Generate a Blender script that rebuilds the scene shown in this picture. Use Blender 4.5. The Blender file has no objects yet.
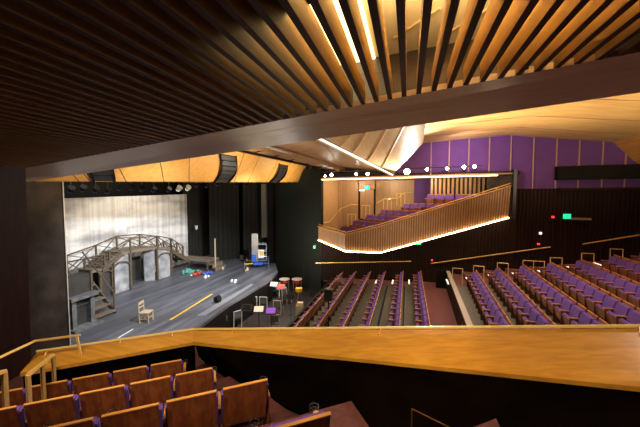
import bpy, bmesh, math, random
from mathutils import Vector, Matrix
random.seed(7)
C = bpy.context.scene.collection
PI = math.pi
SC = bpy.context.scene
SC.view_settings.view_transform = 'Standard'; SC.view_settings.look = 'None'
SC.view_settings.gamma = 1; SC.view_settings.use_curve_mapping = False
SC.view_settings.exposure = 0.0

# ---------------------------------------------------------------- camera
F = 302.0
TH = math.atan(88 / F); PT = math.atan(16.5 / F)
FW = Vector((-math.sin(TH) * math.cos(PT), math.cos(TH) * math.cos(PT), -math.sin(PT)))
RT = Vector((math.cos(TH), math.sin(TH), 0)); UP = RT.cross(FW)
cam = bpy.data.objects.new('camera', bpy.data.cameras.new('camera')); C.objects.link(cam)
cam.data.sensor_width = 36; cam.data.lens = F / 640 * 36; cam.data.clip_start = 0.05; cam.data.clip_end = 200
cam.rotation_euler = (PI / 2 - PT, 0, TH)
SC.camera = cam

def ray(px, py): return FW + (px - 320) / F * RT - (py - 213.5) / F * UP
def onz(px, py, z): r = ray(px, py); return r * (z / r.z)
def onx(px, py, x): r = ray(px, py); return r * (x / r.x)
def ony(px, py, y): r = ray(px, py); return r * (y / r.y)
def onpl(px, py, a, b, c):
    n = (b - a).cross(c - a); r = ray(px, py); return r * (a.dot(n) / r.dot(n))
def prj(p):
    d = p.dot(FW); return (320 + F * p.dot(RT) / d, 213.5 - F * p.dot(UP) / d, d)

# ---------------------------------------------------------------- materials
def newmat(name):
    m = bpy.data.materials.new(name); m.use_nodes = True
    nt = m.node_tree; b = nt.nodes['Principled BSDF']; return m, nt, b
def lin(c): return tuple((x / 12.92 if x <= .04045 else ((x + .055) / 1.055) ** 2.4) for x in c)
def plain(name, col, rough=.6, metal=0, spec=.5, bump=0, bscale=40, coat=0, var=0.0, vscale=6):
    m, nt, b = newmat(name)
    b.inputs['Base Color'].default_value = (*col, 1); b.inputs['Roughness'].default_value = rough
    b.inputs['Metallic'].default_value = metal; b.inputs['Specular IOR Level'].default_value = spec
    if coat: b.inputs['Coat Weight'].default_value = coat
    tc = nt.nodes.new('ShaderNodeTexCoord')
    if var:
        n = nt.nodes.new('ShaderNodeTexNoise'); n.inputs['Scale'].default_value = vscale; n.inputs['Detail'].default_value = 5
        r = nt.nodes.new('ShaderNodeValToRGB')
        r.color_ramp.elements[0].position = .3; r.color_ramp.elements[1].position = .7
        r.color_ramp.elements[0].color = (*[c * (1 - var) for c in col], 1)
        r.color_ramp.elements[1].color = (*[min(1, c * (1 + var)) for c in col], 1)
        nt.links.new(tc.outputs['Object'], n.inputs['Vector']); nt.links.new(n.outputs['Fac'], r.inputs['Fac'])
        nt.links.new(r.outputs['Color'], b.inputs['Base Color'])
    if bump:
        n2 = nt.nodes.new('ShaderNodeTexNoise'); n2.inputs['Scale'].default_value = bscale
        bp = nt.nodes.new('ShaderNodeBump'); bp.inputs['Strength'].default_value = bump
        nt.links.new(tc.outputs['Object'], n2.inputs['Vector']); nt.links.new(n2.outputs['Fac'], bp.inputs['Height'])
        nt.links.new(bp.outputs['Normal'], b.inputs['Normal'])
    return m
def wood(name, c1, c2, rough=.4, scale=(1, 1, 1), rot=0, wscale=2.0, coat=0.0, dist=3.0, spec=.5):
    m, nt, b = newmat(name)
    tc = nt.nodes.new('ShaderNodeTexCoord'); mp = nt.nodes.new('ShaderNodeMapping')
    mp.inputs['Scale'].default_value = scale; mp.inputs['Rotation'].default_value = (0, 0, rot)
    n = nt.nodes.new('ShaderNodeTexNoise'); n.inputs['Scale'].default_value = wscale; n.inputs['Detail'].default_value = 8
    n.inputs['Distortion'].default_value = dist * .3
    r = nt.nodes.new('ShaderNodeValToRGB')
    r.color_ramp.elements[0].position = .32; r.color_ramp.elements[1].position = .68
    r.color_ramp.elements[0].color = (*c1, 1); r.color_ramp.elements[1].color = (*c2, 1)
    nt.links.new(tc.outputs['Object'], mp.inputs['Vector']); nt.links.new(mp.outputs[0], n.inputs['Vector'])
    nt.links.new(n.outputs['Fac'], r.inputs['Fac']); nt.links.new(r.outputs['Color'], b.inputs['Base Color'])
    b.inputs['Roughness'].default_value = rough; b.inputs['Coat Weight'].default_value = coat; b.inputs['Specular IOR Level'].default_value = spec
    b.inputs['Coat Roughness'].default_value = .15
    return m
def glow(name, col, s):
    m, nt, b = newmat(name)
    b.inputs['Base Color'].default_value = (*col, 1)
    b.inputs['Emission Color'].default_value = (*col, 1); b.inputs['Emission Strength'].default_value = s
    return m

M = {}
M['gold'] = wood('gold_wood', (.46, .22, .052), (.62, .33, .09), .38, (.5, .5, 6), 0, 2.2)
M['ledge'] = wood('ledge_wood', (.50, .225, .026), (.68, .335, .045), .32, (.3, 7, 7), -.12, 2.0, .3, 1.5)
M['header'] = wood('header_wood', (.50, .25, .055), (.62, .34, .09), .42, (2, 2, .5), 0, 3)
M['cloud'] = wood('reflector_wood', (.50, .33, .17), (.58, .40, .22), .25, (3, .6, 1), .3, 2, .4)
M['ceil'] = wood('ceiling_wood', (.50, .29, .10), (.66, .42, .17), .42, (.4, 4, 1), 0, 1.6)
M['lid'] = wood('well_lid_wood', (.66, .48, .22), (.78, .58, .28), .5, (4, .4, 1), 0.3, 1.6)
M['ceilb'] = wood('ceiling_brown', (.30, .16, .075), (.40, .23, .11), .45, (1, 3, 1), .4, 2)
M['plate'] = wood('fascia_wood', (.36, .25, .19), (.44, .31, .24), .42, (.5, 6, 6), .1, 3)
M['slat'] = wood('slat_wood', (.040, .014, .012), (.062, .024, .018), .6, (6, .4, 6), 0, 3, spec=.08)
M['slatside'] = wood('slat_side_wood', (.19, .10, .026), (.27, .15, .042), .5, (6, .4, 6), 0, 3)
M['backing'] = plain('slat_backing', (.02, .008, .01), .8)
M['seatwood'] = wood('seat_shell_wood', (.17, .042, .018), (.36, .12, .035), .3, (9, 9, .8), 0, 1.7, .35)
M['armpanel'] = wood('arm_panel_wood', (.10, .03, .015), (.17, .055, .022), .5, (3, 3, .5), 0, 2)
M['armwood'] = wood('arm_wood', (.55, .23, .06), (.7, .33, .09), .35, (1, 6, 6), 0, 3)
M['purple'] = plain('purple_fabric', (.135, .060, .33), .85, bump=.25, bscale=160, var=.12, vscale=9)
M['wallpurple'] = plain('purple_wall_fabric', (.125, .047, .235), .9, bump=.1, bscale=60, var=.08, vscale=1.5)
M['brass'] = plain('brass', (.85, .58, .19), .35, .4)
M['railbrass'] = plain('polished_brass_rail', (.95, .74, .28), .3, .2)
M['darkwood'] = wood('dark_wall_wood', (.016, .008, .007), (.030, .014, .010), .6, (5, 5, .4), 0, 2.5, spec=.15)
M['sidewall'] = wood('side_wall_wood', (.014, .004, .004), (.024, .008, .007), .6, (5, 5, .4), 0, 2.5, spec=.08)
M['proswall'] = plain('proscenium_wall', (.030, .020, .015), .6, spec=.1, var=.45, vscale=2)
M['slatlight'] = wood('light_slat_wood', (.42, .24, .12), (.55, .34, .18), .45, (6, 6, .5), 0, 3)
M['black'] = plain('black_paint', (.007, .006, .006), .7, spec=.15)
M['blackwall'] = plain('black_balcony_wall', (.0025, .0015, .0015), .9, spec=0, var=.5, vscale=2)
M['cloth'] = plain('black_drape', (.019, .018, .013), .95)
M['greydrape'] = plain('grey_drape', (.16, .15, .12), .9)
M['metal'] = plain('grey_metal', (.45, .46, .48), .35, .8)
M['darkmetal'] = plain('dark_metal', (.05, .05, .055), .4, .7)
M['carpet'] = plain('dark_red_carpet', (.17, .060, .062), .95, bump=.4, bscale=120, var=.2, vscale=14)
M['balcarpet'] = plain('balcony_carpet', (.085, .022, .022), .95, bump=.4, bscale=120, var=.25, vscale=14)
M['greyfloor'] = plain('grey_row_floor', (.135, .13, .105), .8, var=.15, vscale=8)
M['pitfloor'] = plain('pit_floor', (.022, .015, .016), .6, var=.2)
M['cap'] = plain('partition_cap', (.42, .36, .30), .5)
M['steel'] = plain('blue_paint', (.03, .13, .62), .4)
M['white'] = plain('white_paint', (.8, .8, .8), .5)
M['yellow'] = plain('yellow_paint', (.75, .5, .05), .5)
M['red'] = plain('red_cloth', (.65, .07, .03), .7)
M['teal'] = plain('green_cloth', (.12, .42, .33), .8)
M['bluecloth'] = plain('blue_cloth', (.07, .14, .6), .8)
M['setwood'] = wood('bridge_timber', (.085, .06, .038), (.15, .11, .068), .7, (3, 3, 3), 0, 3)
M['setdeck'] = wood('bridge_deck_timber', (.15, .115, .08), (.25, .20, .14), .7, (3, 3, 3), 0, 3)
M['setstone'] = plain('painted_stone', (.36, .36, .37), .8, var=.45, vscale=2.2)
M['setgrey'] = plain('fireplace_grey_paint', (.15, .15, .15), .7, var=.5, vscale=4)
M['setdark'] = plain('set_dark_paint', (.05, .045, .04), .7, var=.3, vscale=3)
M['chairframe'] = plain('pale_grey_frame', (.62, .62, .6), .4)
M['chairwood'] = wood('chair_wood', (.55, .42, .24), (.72, .56, .34), .5, (3, 3, 3), 0, 3)
M['copper'] = plain('copper_bowl', (.42, .08, .05), .25, .6)
M['skin_drum'] = plain('drum_head', (.68, .6, .5), .5)
M['led'] = glow('warm_strip', (1, .72, .38), 14)
M['ledsoft'] = glow('soffit_strip', (1, .76, .45), 7)
M['ledcool'] = glow('cool_slot_strip', (1, .93, .82), 3.5)
M['lens'] = glow('lamp_lens', (1, .93, .8), 60)
M['bluelens'] = glow('stage_lamp_lens', (.03, .05, .12), 1.0)
M['exit'] = glow('exit_green', (.01, .80, .38), 1.3)
M['redled'] = glow('red_indicator', (1, .05, .07), 1.5)
M['whiteled'] = glow('white_indicator', (1, .9, .75), 2)
M['lidglow'] = glow('lid_glow_panel', (1, .78, .38), 2.6)
M['plate_dark'] = plain('dark_beam', (.03, .018, .014), .5)
M['nosing'] = glow('step_nosing', (1, .88, .72), 1.3)
M['page'] = glow('page_glow', (1, .95, .85), .25)  # paper glow stands in for lamp light on the sheets
M['pagepurple'] = glow('purple_page_glow', (.3, .1, .8), .35)  # purple light on the sheet put in as its own glow

# stage floor with painted streaks
def stage_mat():
    m, nt, b = newmat('painted_stage_floor')
    tc = nt.nodes.new('ShaderNodeTexCoord'); mp = nt.nodes.new('ShaderNodeMapping')
    mp.inputs['Rotation'].default_value = (0, 0, -.12); mp.inputs['Scale'].default_value = (1.6, .16, 1)
    n = nt.nodes.new('ShaderNodeTexNoise'); n.inputs['Scale'].default_value = 1.6; n.inputs['Detail'].default_value = 9; n.inputs['Roughness'].default_value = .62
    r = nt.nodes.new('ShaderNodeValToRGB'); e = r.color_ramp.elements
    e[0].position = .3; e[0].color = (.042, .045, .055, 1); e[1].position = .72; e[1].color = (.21, .21, .24, 1)
    x = e.new(.5); x.color = (.105, .108, .125, 1)
    for a, c in ((tc.outputs['Object'], mp.inputs[0]), (mp.outputs[0], n.inputs['Vector']), (n.outputs['Fac'], r.inputs['Fac']), (r.outputs['Color'], b.inputs['Base Color'])): nt.links.new(a, c)
    b.inputs['Roughness'].default_value = .45
    return m
M['stage'] = stage_mat()
# painted cloth: pale with fold shade put into the colour and darker painted patches
def backdrop_mat():
    m, nt, b = newmat('painted_backdrop')
    tc = nt.nodes.new('ShaderNodeTexCoord')
    def noise(sc, scale, detail=4):
        mp = nt.nodes.new('ShaderNodeMapping'); mp.inputs['Scale'].default_value = sc
        n = nt.nodes.new('ShaderNodeTexNoise'); n.inputs['Scale'].default_value = scale; n.inputs['Detail'].default_value = detail
        nt.links.new(tc.outputs['Object'], mp.inputs[0]); nt.links.new(mp.outputs[0], n.inputs['Vector']); return n
    a = noise((1, .28, .9), 1.1, 6); f = noise((1, 5, .12), 1.0, 3)
    r = nt.nodes.new('ShaderNodeValToRGB'); e = r.color_ramp.elements
    e[0].position = .36; e[0].color = (.42, .40, .39, 1); e[1].position = .56; e[1].color = (.86, .84, .80, 1)
    r2 = nt.nodes.new('ShaderNodeValToRGB'); e = r2.color_ramp.elements
    e[0].position = .35; e[0].color = (.72, .71, .70, 1); e[1].position = .6; e[1].color = (1, 1, 1, 1)
    mx = nt.nodes.new('ShaderNodeMixRGB'); mx.blend_type = 'MULTIPLY'; mx.inputs['Fac'].default_value = .8
    nt.links.new(a.outputs['Fac'], r.inputs['Fac']); nt.links.new(f.outputs['Fac'], r2.inputs['Fac'])
    nt.links.new(r.outputs['Color'], mx.inputs['Color1']); nt.links.new(r2.outputs['Color'], mx.inputs['Color2'])
    nt.links.new(mx.outputs['Color'], b.inputs['Base Color']); b.inputs['Roughness'].default_value = .95
    return m
M['backdrop'] = backdrop_mat()

# ---------------------------------------------------------------- mesh helpers
class MB:
    def __init__(s): s.v = []; s.f = []
    def add(s, vs, fs):
        o = len(s.v); s.v += [tuple(v) for v in vs]; s.f += [tuple(i + o for i in f) for f in fs]; return s
    def box(s, c, d, rot=None):
        x, y, z = (k / 2 for k in d); c = Vector(c)
        vs = [Vector(p) for p in ((-x, -y, -z), (x, -y, -z), (x, y, -z), (-x, y, -z), (-x, -y, z), (x, -y, z), (x, y, z), (-x, y, z))]
        if rot is not None: vs = [rot @ v for v in vs]
        return s.add([v + c for v in vs], [(3, 2, 1, 0), (4, 5, 6, 7), (0, 1, 5, 4), (1, 2, 6, 5), (2, 3, 7, 6), (3, 0, 4, 7)])
    def bar(s, a, b, w, h=None):
        a = Vector(a); b = Vector(b); h = h or w; d = (b - a); L = d.length
        if L < 1e-6: return s
        q = d.to_track_quat('Y', 'Z').to_matrix()
        return s.box((a + b) / 2, (w, L, h), q)
    def tube(s, pts, r, n=8):
        pts = [Vector(p) for p in pts]
        for a, b in zip(pts, pts[1:]):
            if (b - a).length < 1e-6: continue
            q = (b - a).to_track_quat('Z', 'Y').to_matrix(); e = (b - a).normalized() * r * .4
            s.cyl0(a - e, b + e, r, r, q, n)
        return s
    def cyl0(s, a, b, r1, r2, q, n):
        ra = [a + q @ Vector((math.cos(t) * r1, math.sin(t) * r1, 0)) for t in (2 * PI * i / n for i in range(n))]
        rb = [b + q @ Vector((math.cos(t) * r2, math.sin(t) * r2, 0)) for t in (2 * PI * i / n for i in range(n))]
        s.add(ra + rb, [(i, (i + 1) % n, n + (i + 1) % n, n + i) for i in range(n)] + [tuple(range(n))[::-1], tuple(range(n, 2 * n))]); return s
    def cone(s, a, b, r1, r2, n=14):
        a = Vector(a); b = Vector(b); return s.cyl0(a, b, r1, r2, (b - a).to_track_quat('Z', 'Y').to_matrix(), n)
    def slab(s, top, bot):
        n = len(top); return s.add(list(top) + list(bot), [tuple(range(n)), tuple(range(2 * n - 1, n - 1, -1))] + [(i, n + i, n + (i + 1) % n, (i + 1) % n) for i in range(n)])
    def plate(s, pts, t):
        """thick polygon: pts lifted by vector t for the other face"""
        t = Vector(t); return s.slab([Vector(p) for p in pts], [Vector(p) + t for p in pts])
    def build(s, name, mat, parent=None, bevel=0, smooth=False):
        me = bpy.data.meshes.new(name); me.from_pydata(s.v, [], s.f)
        bm = bmesh.new(); bm.from_mesh(me); bmesh.ops.recalc_face_normals(bm, faces=bm.faces)
        if bevel: bmesh.ops.bevel(bm, geom=list(bm.edges), offset=bevel, segments=2, affect='EDGES', clamp_overlap=True)
        bm.to_mesh(me); bm.free(); me.materials.append(mat)
        if smooth:
            for p in me.polygons: p.use_smooth = True
        o = bpy.data.objects.new(name, me); C.objects.link(o)
        if parent: o.parent = parent
        return o
def tag(o, label=None, cat=None, group=None, kind=None):
    if label: o['label'] = label
    if cat: o['category'] = cat
    if group: o['group'] = group
    if kind: o['kind'] = kind
    return o
def empty(name, loc, rz=0, label=None, cat=None, group=None):
    o = bpy.data.objects.new(name, None); C.objects.link(o); o.location = loc; o.rotation_euler = (0, 0, rz)
    return tag(o, label, cat, group)
def S(o): o['kind'] = 'structure'; return o
def kids(o): return [c for c in ALLKIDS.get(o.name, [])]
ALLKIDS = {}
def copy_thing(root, loc, rz, label, group=None, skip=()):
    r = root.copy(); C.objects.link(r); r.location = loc; r.rotation_euler = (0, 0, rz); r['label'] = label
    if group: r['group'] = group
    for ch in root.children:
        if ch.name.split('.')[0] in skip: continue
        c = ch.copy(); C.objects.link(c); c.parent = r
        for g in ch.children:
            d = g.copy(); C.objects.link(d); d.parent = c
    return r
V = Vector
def head(hx, hy): return math.atan2(-hx, hy)
def ordinal(n): return ['first', 'second', 'third', 'fourth', 'fifth', 'sixth', 'seventh', 'eighth', 'ninth', 'tenth', 'eleventh', 'twelfth', 'thirteenth', 'fourteenth', 'fifteenth', 'sixteenth', 'seventeenth', 'eighteenth'][n]

# ================================================================ THE SHELL
Z_ST = -5.0
def wy(x):   # far side wall line
    return 18.25 - .10 * x
# ---- stage floor
edge = [(-5.4, 3.4), (-6.0, 5.5)] + [tuple(onz(px, py, -5.0)[:2]) for px, py in ((172, 350), (200, 326), (228.6, 304.5), (251, 291.5), (271, 279.5))] + [(-8.35, 18.5), (-9.8, 21.2)]
pts = [(x, y, Z_ST) for x, y in edge] + [(-17.5, 21.2, Z_ST), (-17.5, 3.4, Z_ST)]
S(MB().plate(pts, (0, 0, -.12)).build('floor', M['stage']))
w = MB()
for (a, b) in zip(edge, edge[1:]):
    w.plate([(a[0], a[1], Z_ST - .12), (b[0], b[1], Z_ST - .12), (b[0], b[1], -6.4), (a[0], a[1], -6.4)], (-.1, 0, 0))
S(w.build('wall_stage_front', M['black']))
# pit floor
S(MB().box((-7.1, 12.5, -6.35), (6.4, 18.0, .1)).build('floor', M['pitfloor']))
# pit rail wall between pit and stalls
S(MB().plate([(-4.55, 4.0, -5.1), (-4.55, 18.4, -5.1), (-4.55, 18.4, -6.3), (-4.55, 4.0, -6.3)], (.12, 0, 0)).build('wall_pit', M['black']))

# ---- stalls, front block: six rows rising gently
ROWS1 = []
for i in range(6):
    z = -4.36 + .075 * i - .86
    ROWS1.append(([-3.85, -3.09, -2.24, -1.42, -.47, .44][i], z))
for i, (x, z) in enumerate(ROWS1):
    S(MB().box((x - .10, 11.75, z - .15), (.85, 10.9, .3)).build('floor', M['greyfloor']))
S(MB().box((1.42, 11.4, -5.0), (2.0, 13.4, .3)).build('floor', M['carpet']))
# far aisle beside the front rows and the cross aisle end
S(MB().plate([(-4.45, 17.2, -5.16), (2.42, 17.2, -4.84), (2.42, wy(2.4), -4.84), (-4.45, wy(-4.4) + .1, -5.16)], (0, 0, -.2)).build('floor', M['carpet']))
nos = MB()
# ---- partition between cross aisle and rear block
pa = [V((2.02, 9.0, -3.92)), V((2.12, 17.0, -3.92))]
MBp = MB().plate([(1.72, 7.5, -3.95), (2.02, 17.0, -3.95), (2.02, 17.0, -4.86), (1.72, 7.5, -4.86)], (.12, 0, 0))
S(MBp.build('wall_partition', M['darkwood']))
S(MB().plate([(1.70, 7.5, -3.95), (2.00, 17.05, -3.95), (2.18, 17.05, -3.95), (1.88, 7.5, -3.95)], (0, 0, .05)).build('trim_1', M['cap']))
S(MB().box((1.78, 17.05, -4.4), (.55, .1, .98)).build('wall_partition_end', M['black']))

# ---- rear block tiers
ra = math.radians(3.5); RD = V((math.sin(ra), math.cos(ra), 0)); RB = V((math.cos(ra), -math.sin(ra), 0))
ZT = [-3.40, -3.22, -3.03, -2.85, -2.65, -2.42, -2.20, -1.98]
far_px = [(470.8, 269.4), (493, 267), (518, 264), (545, 261.5), (574, 258.5), (607, 254), (637, 249.5)]
FARE = [onz(px, py, z) for (px, py), z in zip(far_px, ZT)]
FARE.append(FARE[-1] + (FARE[-1] - FARE[-2]))
for i, p in enumerate(FARE):
    z = ZT[i] - .86
    a = p + RB * .22; a.z = z; 
    wdt = 1.16 if i else 1.0
    c0 = a - RB * wdt; c1 = a + RB * .06
    S(MB().plate([c0 + RD * .15, c1 + RD * .15, c1 - RD * 9.5, c0 - RD * 9.5], (0, 0, -.5)).build('floor', M['greyfloor']))
    # far aisle step
    q0 = c0 + RD * .15; q1 = c1 + RD * .15
    b0 = V((q0.x, wy(q0.x) , z)); b1 = V((q1.x, wy(q1.x), z))
    S(MB().plate([q0, q1, b1, b0], (0, 0, -.5)).build('floor', M['carpet']))

# ---- far side wall (dark slats) polyline
P0 = V((-9.8, 21.2, 0)); P1 = V((-5.9, 19.15, 0))
def slatwall(a, b, z0, z1, mat, name, pitch=.16, w=.07, t=.05, zf=None):
    """wall panel with vertical battens on its room side, one mesh"""
    m = MB(); a = V((a[0], a[1], 0)); b = V((b[0], b[1], 0)); d = (b - a); L = d.length; d.normalize(); nrm = V((d.y, -d.x, 0))
    if nrm.dot(-(a + b)) < 0: nrm = -nrm
    a0 = V((a.x, a.y, z0)); b0 = V((b.x, b.y, z0)); up = V((0, 0, z1 - z0))
    H = (lambda p: V((0, 0, zf(p.x) - z0))) if zf else (lambda p: up)
    m.plate([a0, b0, b0 + H(b0), a0 + H(a0)], -nrm * .12)
    n = int(L / pitch)
    for i in range(n):
        p = a0 + d * (pitch * (i + .5)); u = d * w / 2
        m.plate([p - u, p + u, p + u + H(p), p - u + H(p)], nrm * t)
    return S(m.build(name, mat))
slatwall((-5.4, wy(-5.4)), (-1.43, wy(-1.43)), -5.4, -2.95, M['darkwood'], 'wall_far')
slatwall((-1.43, wy(-1.43)), (5.25, wy(5.25)), -5.4, 0, M['darkwood'], 'wall_far', zf=lambda x: -2.97 + (x + 1.43) * .295)
slatwall((5.25, wy(5.25)), (13.5, wy(13.5)), -5.0, .42, M['darkwood'], 'wall_far')
# dark return wall from proscenium to side wall
o = MB().plate([(-9.8, 21.2, -6.6), (-5.4, 18.79, -6.6), (-5.4, 18.79, 1.9), (-9.8, 21.2, 1.9)], (.1, .2, 0)).build('wall_far', plain('green_grey_wall', (.016, .02, .016), .8, spec=.2)); S(o)
# tall column at stage right edge
S(MB().box((-9.95, 21.0, -2.0), (.45, .5, 7.2)).build('trim_2', M['black']))

# ---- purple wall with timber battens (upper far wall)
def pw(x): return wy(x) - .05
pm = MB()
xs = [-.4, 5.25]
pm.plate([(-.6, pw(-.6), 1.2), (5.25, pw(5.25), 1.2), (5.25, pw(5.25), 3.6), (-.6, pw(-.6), 3.6)], (0, .12, 0))
S(pm.build('wall_purple', M['wallpurple']))
S(MB().plate([(5.25, pw(5.25), .42), (13.5, pw(13.5), .42), (13.5, pw(13.5), 3.6), (5.25, pw(5.25), 3.6)], (0, .12, 0)).build('wall_purple', M['wallpurple']))
bm_ = MB()
for px in (431, 449, 468.5, 489, 510.5, 533, 556, 578.5, 602, 625):
    p = ony(px, 160, 17.4); 
    for _ in range(3): p = ony(px, 160, pw(p.x))
    z0 = .42 if p.x > 5.25 else 1.2
    bm_.box((p.x, pw(p.x) - .03, (z0 + 3.5) / 2), (.05, .06, 3.5 - z0))
S(bm_.build('trim_3', plain('pink_batten', (.42, .24, .17), .5)))
# dark lighting slot on the purple wall
p0 = ony(561, 166, 16.9); p1 = ony(645, 163, 16.6)
t = MB().plate([(p0.x, pw(p0.x) - .35, 1.46), (9.9, pw(9.9) - .35, 1.46), (9.9, pw(9.9) - .35, .82), (p0.x, pw(p0.x) - .35, .82)], (0, .34, 0)).build('lighting_slot', M['black'])
tag(t, 'long black lighting slot box fixed across the purple wall at right', 'lighting slot')
S(MB().plate([(7.0, pw(7) - .3, .44), (13.5, pw(13.5) - .3, .44), (13.5, pw(13.5) - .3, .34), (7.0, pw(7) - .3, .34)], (0, .3, 0)).build('trim_4', M['darkwood']))

# ================================================================ FAR BALCONY
B0t, B1t = ony(319, 226.5, 18.8), ony(346, 235, 16.5)
B0b, B1b = ony(319, 239.5, 18.8), ony(346, 250.5, 16.5)
B2b = ony(380, 252, 16.4)
B3t, B3b = ony(511, 186, wy(5.0) - .25), ony(508, 217, wy(5.0) - .25)
Bt = ony(353, 235.3, 16.45)
fb = empty('balcony', (0, 0, 0), 0, 'timber slatted balcony front rising to the right on the far side of the hall', 'balcony')
def lerp(a, b, t): return a + (b - a) * t
def B2t_at(): 
    t = (B2b.x - Bt.x) / (B3t.x - Bt.x); return lerp(Bt, B3t, t)
B2t = B2t_at()
sl = MB(); bk = MB()
for (ta, tb, ba, bb) in ((B0t, B1t, B0b, B1b), (B1t, B2t, B1b, B2b), (B2t, B3t, B2b, B3b)):
    L = ((tb - ta).length + (bb - ba).length) / 2; n = int(L / .13); nn = V(((tb - ta).y, -(tb - ta).x, 0)).normalized()
    if nn.dot(-ta) < 0: nn = -nn
    bk.plate([ta, tb, bb, ba], -nn * .08)
    for i in range(n):
        for (u0, u1) in (((i + .25) / n, (i + .75) / n),):
            sl.plate([lerp(ta, tb, u0), lerp(ta, tb, u1), lerp(ba, bb, u1), lerp(ba, bb, u0)], nn * .06)
bk.build('backing_panel', wood('balcony_backing_wood', (.20, .10, .05), (.27, .15, .075), .5, (4, 4, .5)), fb)
sl.build('slat_cladding', M['slatlight'], fb)
cp = MB()
for a, b in ((B0t, B1t), (B1t, B2t), (B2t, B3t)): cp.bar(a + V((0, 0, .02)), b + V((0, 0, .02)), .22, .05)
cp.build('timber_cap', M['gold'], fb)
rl = MB(); up = V((0, .06, .14))
rl.tube([B0t + up, B1t + up, B2t + up, B3t + up], .022)
for a, b in ((B0t, B1t), (B1t, B2t), (B2t, B3t)):
    k = max(2, int((b - a).length / 1.2))
    for i in range(k): q = lerp(a, b, (i + .5) / k); rl.tube([q, q + up], .012, 6)
rl.build('brass_rail', M['brass'], fb)
# LED strip under balcony front
ld = MB(); off = V((0, -.10, -.03))
for a, b in ((B0b, B1b), (B1b, B2b), (B2b, B3b)): ld.bar(a + off, b + off, .07, .05)
o = ld.build('led_strip', M['led'], fb)
# underside
und = MB().plate([B0b + V((0, 0, 0)), B1b, B2b, B3b, V((5.0, wy(5) , B3b.z)), V((-1.4, wy(-1.4), B2b.z)), V((-5.4, wy(-5.4), B0b.z))], (0, 0, .05))
und.build('underside', M['darkwood'], fb)
# interior floor tiers, rows parallel to r', stepping up
FD = V((.82, -.572, 0)).normalized(); FB_ = V((.572, .82, 0)).normalized()     # along rows (towards hall) / backwards
frow_px = [((343, 225.5), (361, 230.5), -1.85), ((356, 218.5), (381, 224.5), -1.52), ((368.5, 212.5), (403, 218.5), -1.2), ((385, 206.5), (420, 212.5), -.88), ((405, 200), (447, 205.5), -.45)]
BW = 21.6
# back wall of the balcony room
S(MB().plate([(-5.6, 19.2, -3.0), (-4.9, BW, -3.0), (-4.9, BW, 1.3), (-5.6, 19.2, 1.3)], (-.1, 0, 0)).build('wall_box_left', M['slatlight']))
def bwx(px): return ony(px, 190, BW).x
panelwood = wood('balcony_room_panel', (.30, .17, .085), (.38, .22, .115), .4, (5, 5, .4), 0, 2)
S(MB().plate([(bwx(326), BW, -3), (bwx(359), BW, -3), (bwx(359), BW, 1.3), (bwx(326), BW, 1.3)], (0, .1, 0)).build('wall_box_back', panelwood))
S(MB().plate([(bwx(375), BW, -3), (bwx(414), BW, -3), (bwx(414), BW, 1.3), (bwx(375), BW, 1.3)], (0, .1, 0)).build('wall_box_back', panelwood))
S(MB().plate([(bwx(358), BW, .55), (bwx(376), BW, .55), (bwx(376), BW, 1.3), (bwx(358), BW, 1.3)], (0, .1, 0)).build('wall_box_back', panelwood))
S(MB().plate([(bwx(414), BW, -2), (bwx(430), BW, -2), (bwx(430), BW, 1.6), (bwx(414), BW, 1.6)], (0, .1, 0)).build('wall_box_purple', M['wallpurple']))
S(MB().plate([(bwx(429), BW - 1.58, -1), (bwx(487) - .3, BW - 1.58, -1), (bwx(487) - .3, BW - 1.58, 1.4), (bwx(429), BW - 1.58, 1.4)], (0, .1, 0)).build('wall_box_back', plain('slat_recess', (.07, .035, .02), .7)))
sb_ = MB(); x_ = bwx(429) + .05
while x_ < bwx(487) - .4: sb_.box((x_, BW - 1.66, .2), (.12, .14, 2.4)); x_ += .24
S(sb_.build('trim_20', M['slatlight']))
S(MB().plate([(bwx(429), BW - 1.6, -1), (bwx(429), BW, -1), (bwx(429), BW, 1.3), (bwx(429), BW - 1.6, 1.3)], (.08, 0, 0)).build('wall_box_return', M['wallpurple']))
dr = empty('door_1', (0, 0, 0)); S(dr)
dk = MB().plate([(bwx(360), BW + .04, -1.55), (bwx(374), BW + .04, -1.55), (bwx(374), BW + .04, .52), (bwx(360), BW + .04, .52)], (0, .05, 0)).build('door_leaf', panelwood, dr)
fr = MB()
for a in (359.3, 374.8): fr.box((bwx(a), BW, -.5), (.12, .12, 2.1))
fr.build('door_frame', M['black'], dr)
# slat trims on the left of the balcony room
tr = MB()
for i in range(9): p = ony(326 + i * 1.9, 200, BW); tr.box((p.x, BW - .04, -.6), (.07, .06, 3.6))
S(tr.build('trim_5', M['slatlight']))
# balcony room ceiling soffit
SF0 = ony(321, 180, 18.85); SF1 = ony(497, 174.3, wy(4.4) - .2)
S(MB().plate([(SF0.x, SF0.y, 1.16), (SF1.x + .9, SF1.y - .1, 1.16), (SF1.x + .9, BW + .2, 1.16), (-4.8, BW + .2, 1.16), (-5.6, 19.2, 1.16)], (0, 0, .08)).build('ceiling_box', panelwood))
S(MB().plate([(SF0.x, SF0.y, 1.14), (SF1.x + 1.0, SF1.y - .1, 1.14), (SF1.x + 1.0, SF1.y - .1, 1.32), (SF0.x, SF0.y, 1.42)], (0, .1, 0)).build('trim_6', M['darkwood']))
o = MB().bar((SF0.x + .1, SF0.y - .1, 1.11), (SF1.x, SF1.y - .12, 1.11), .07, .045).build('soffit_light_strip', M['ledsoft'])
tag(o, 'thin warm light strip along the soffit edge above the far balcony', 'light strip')
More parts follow.
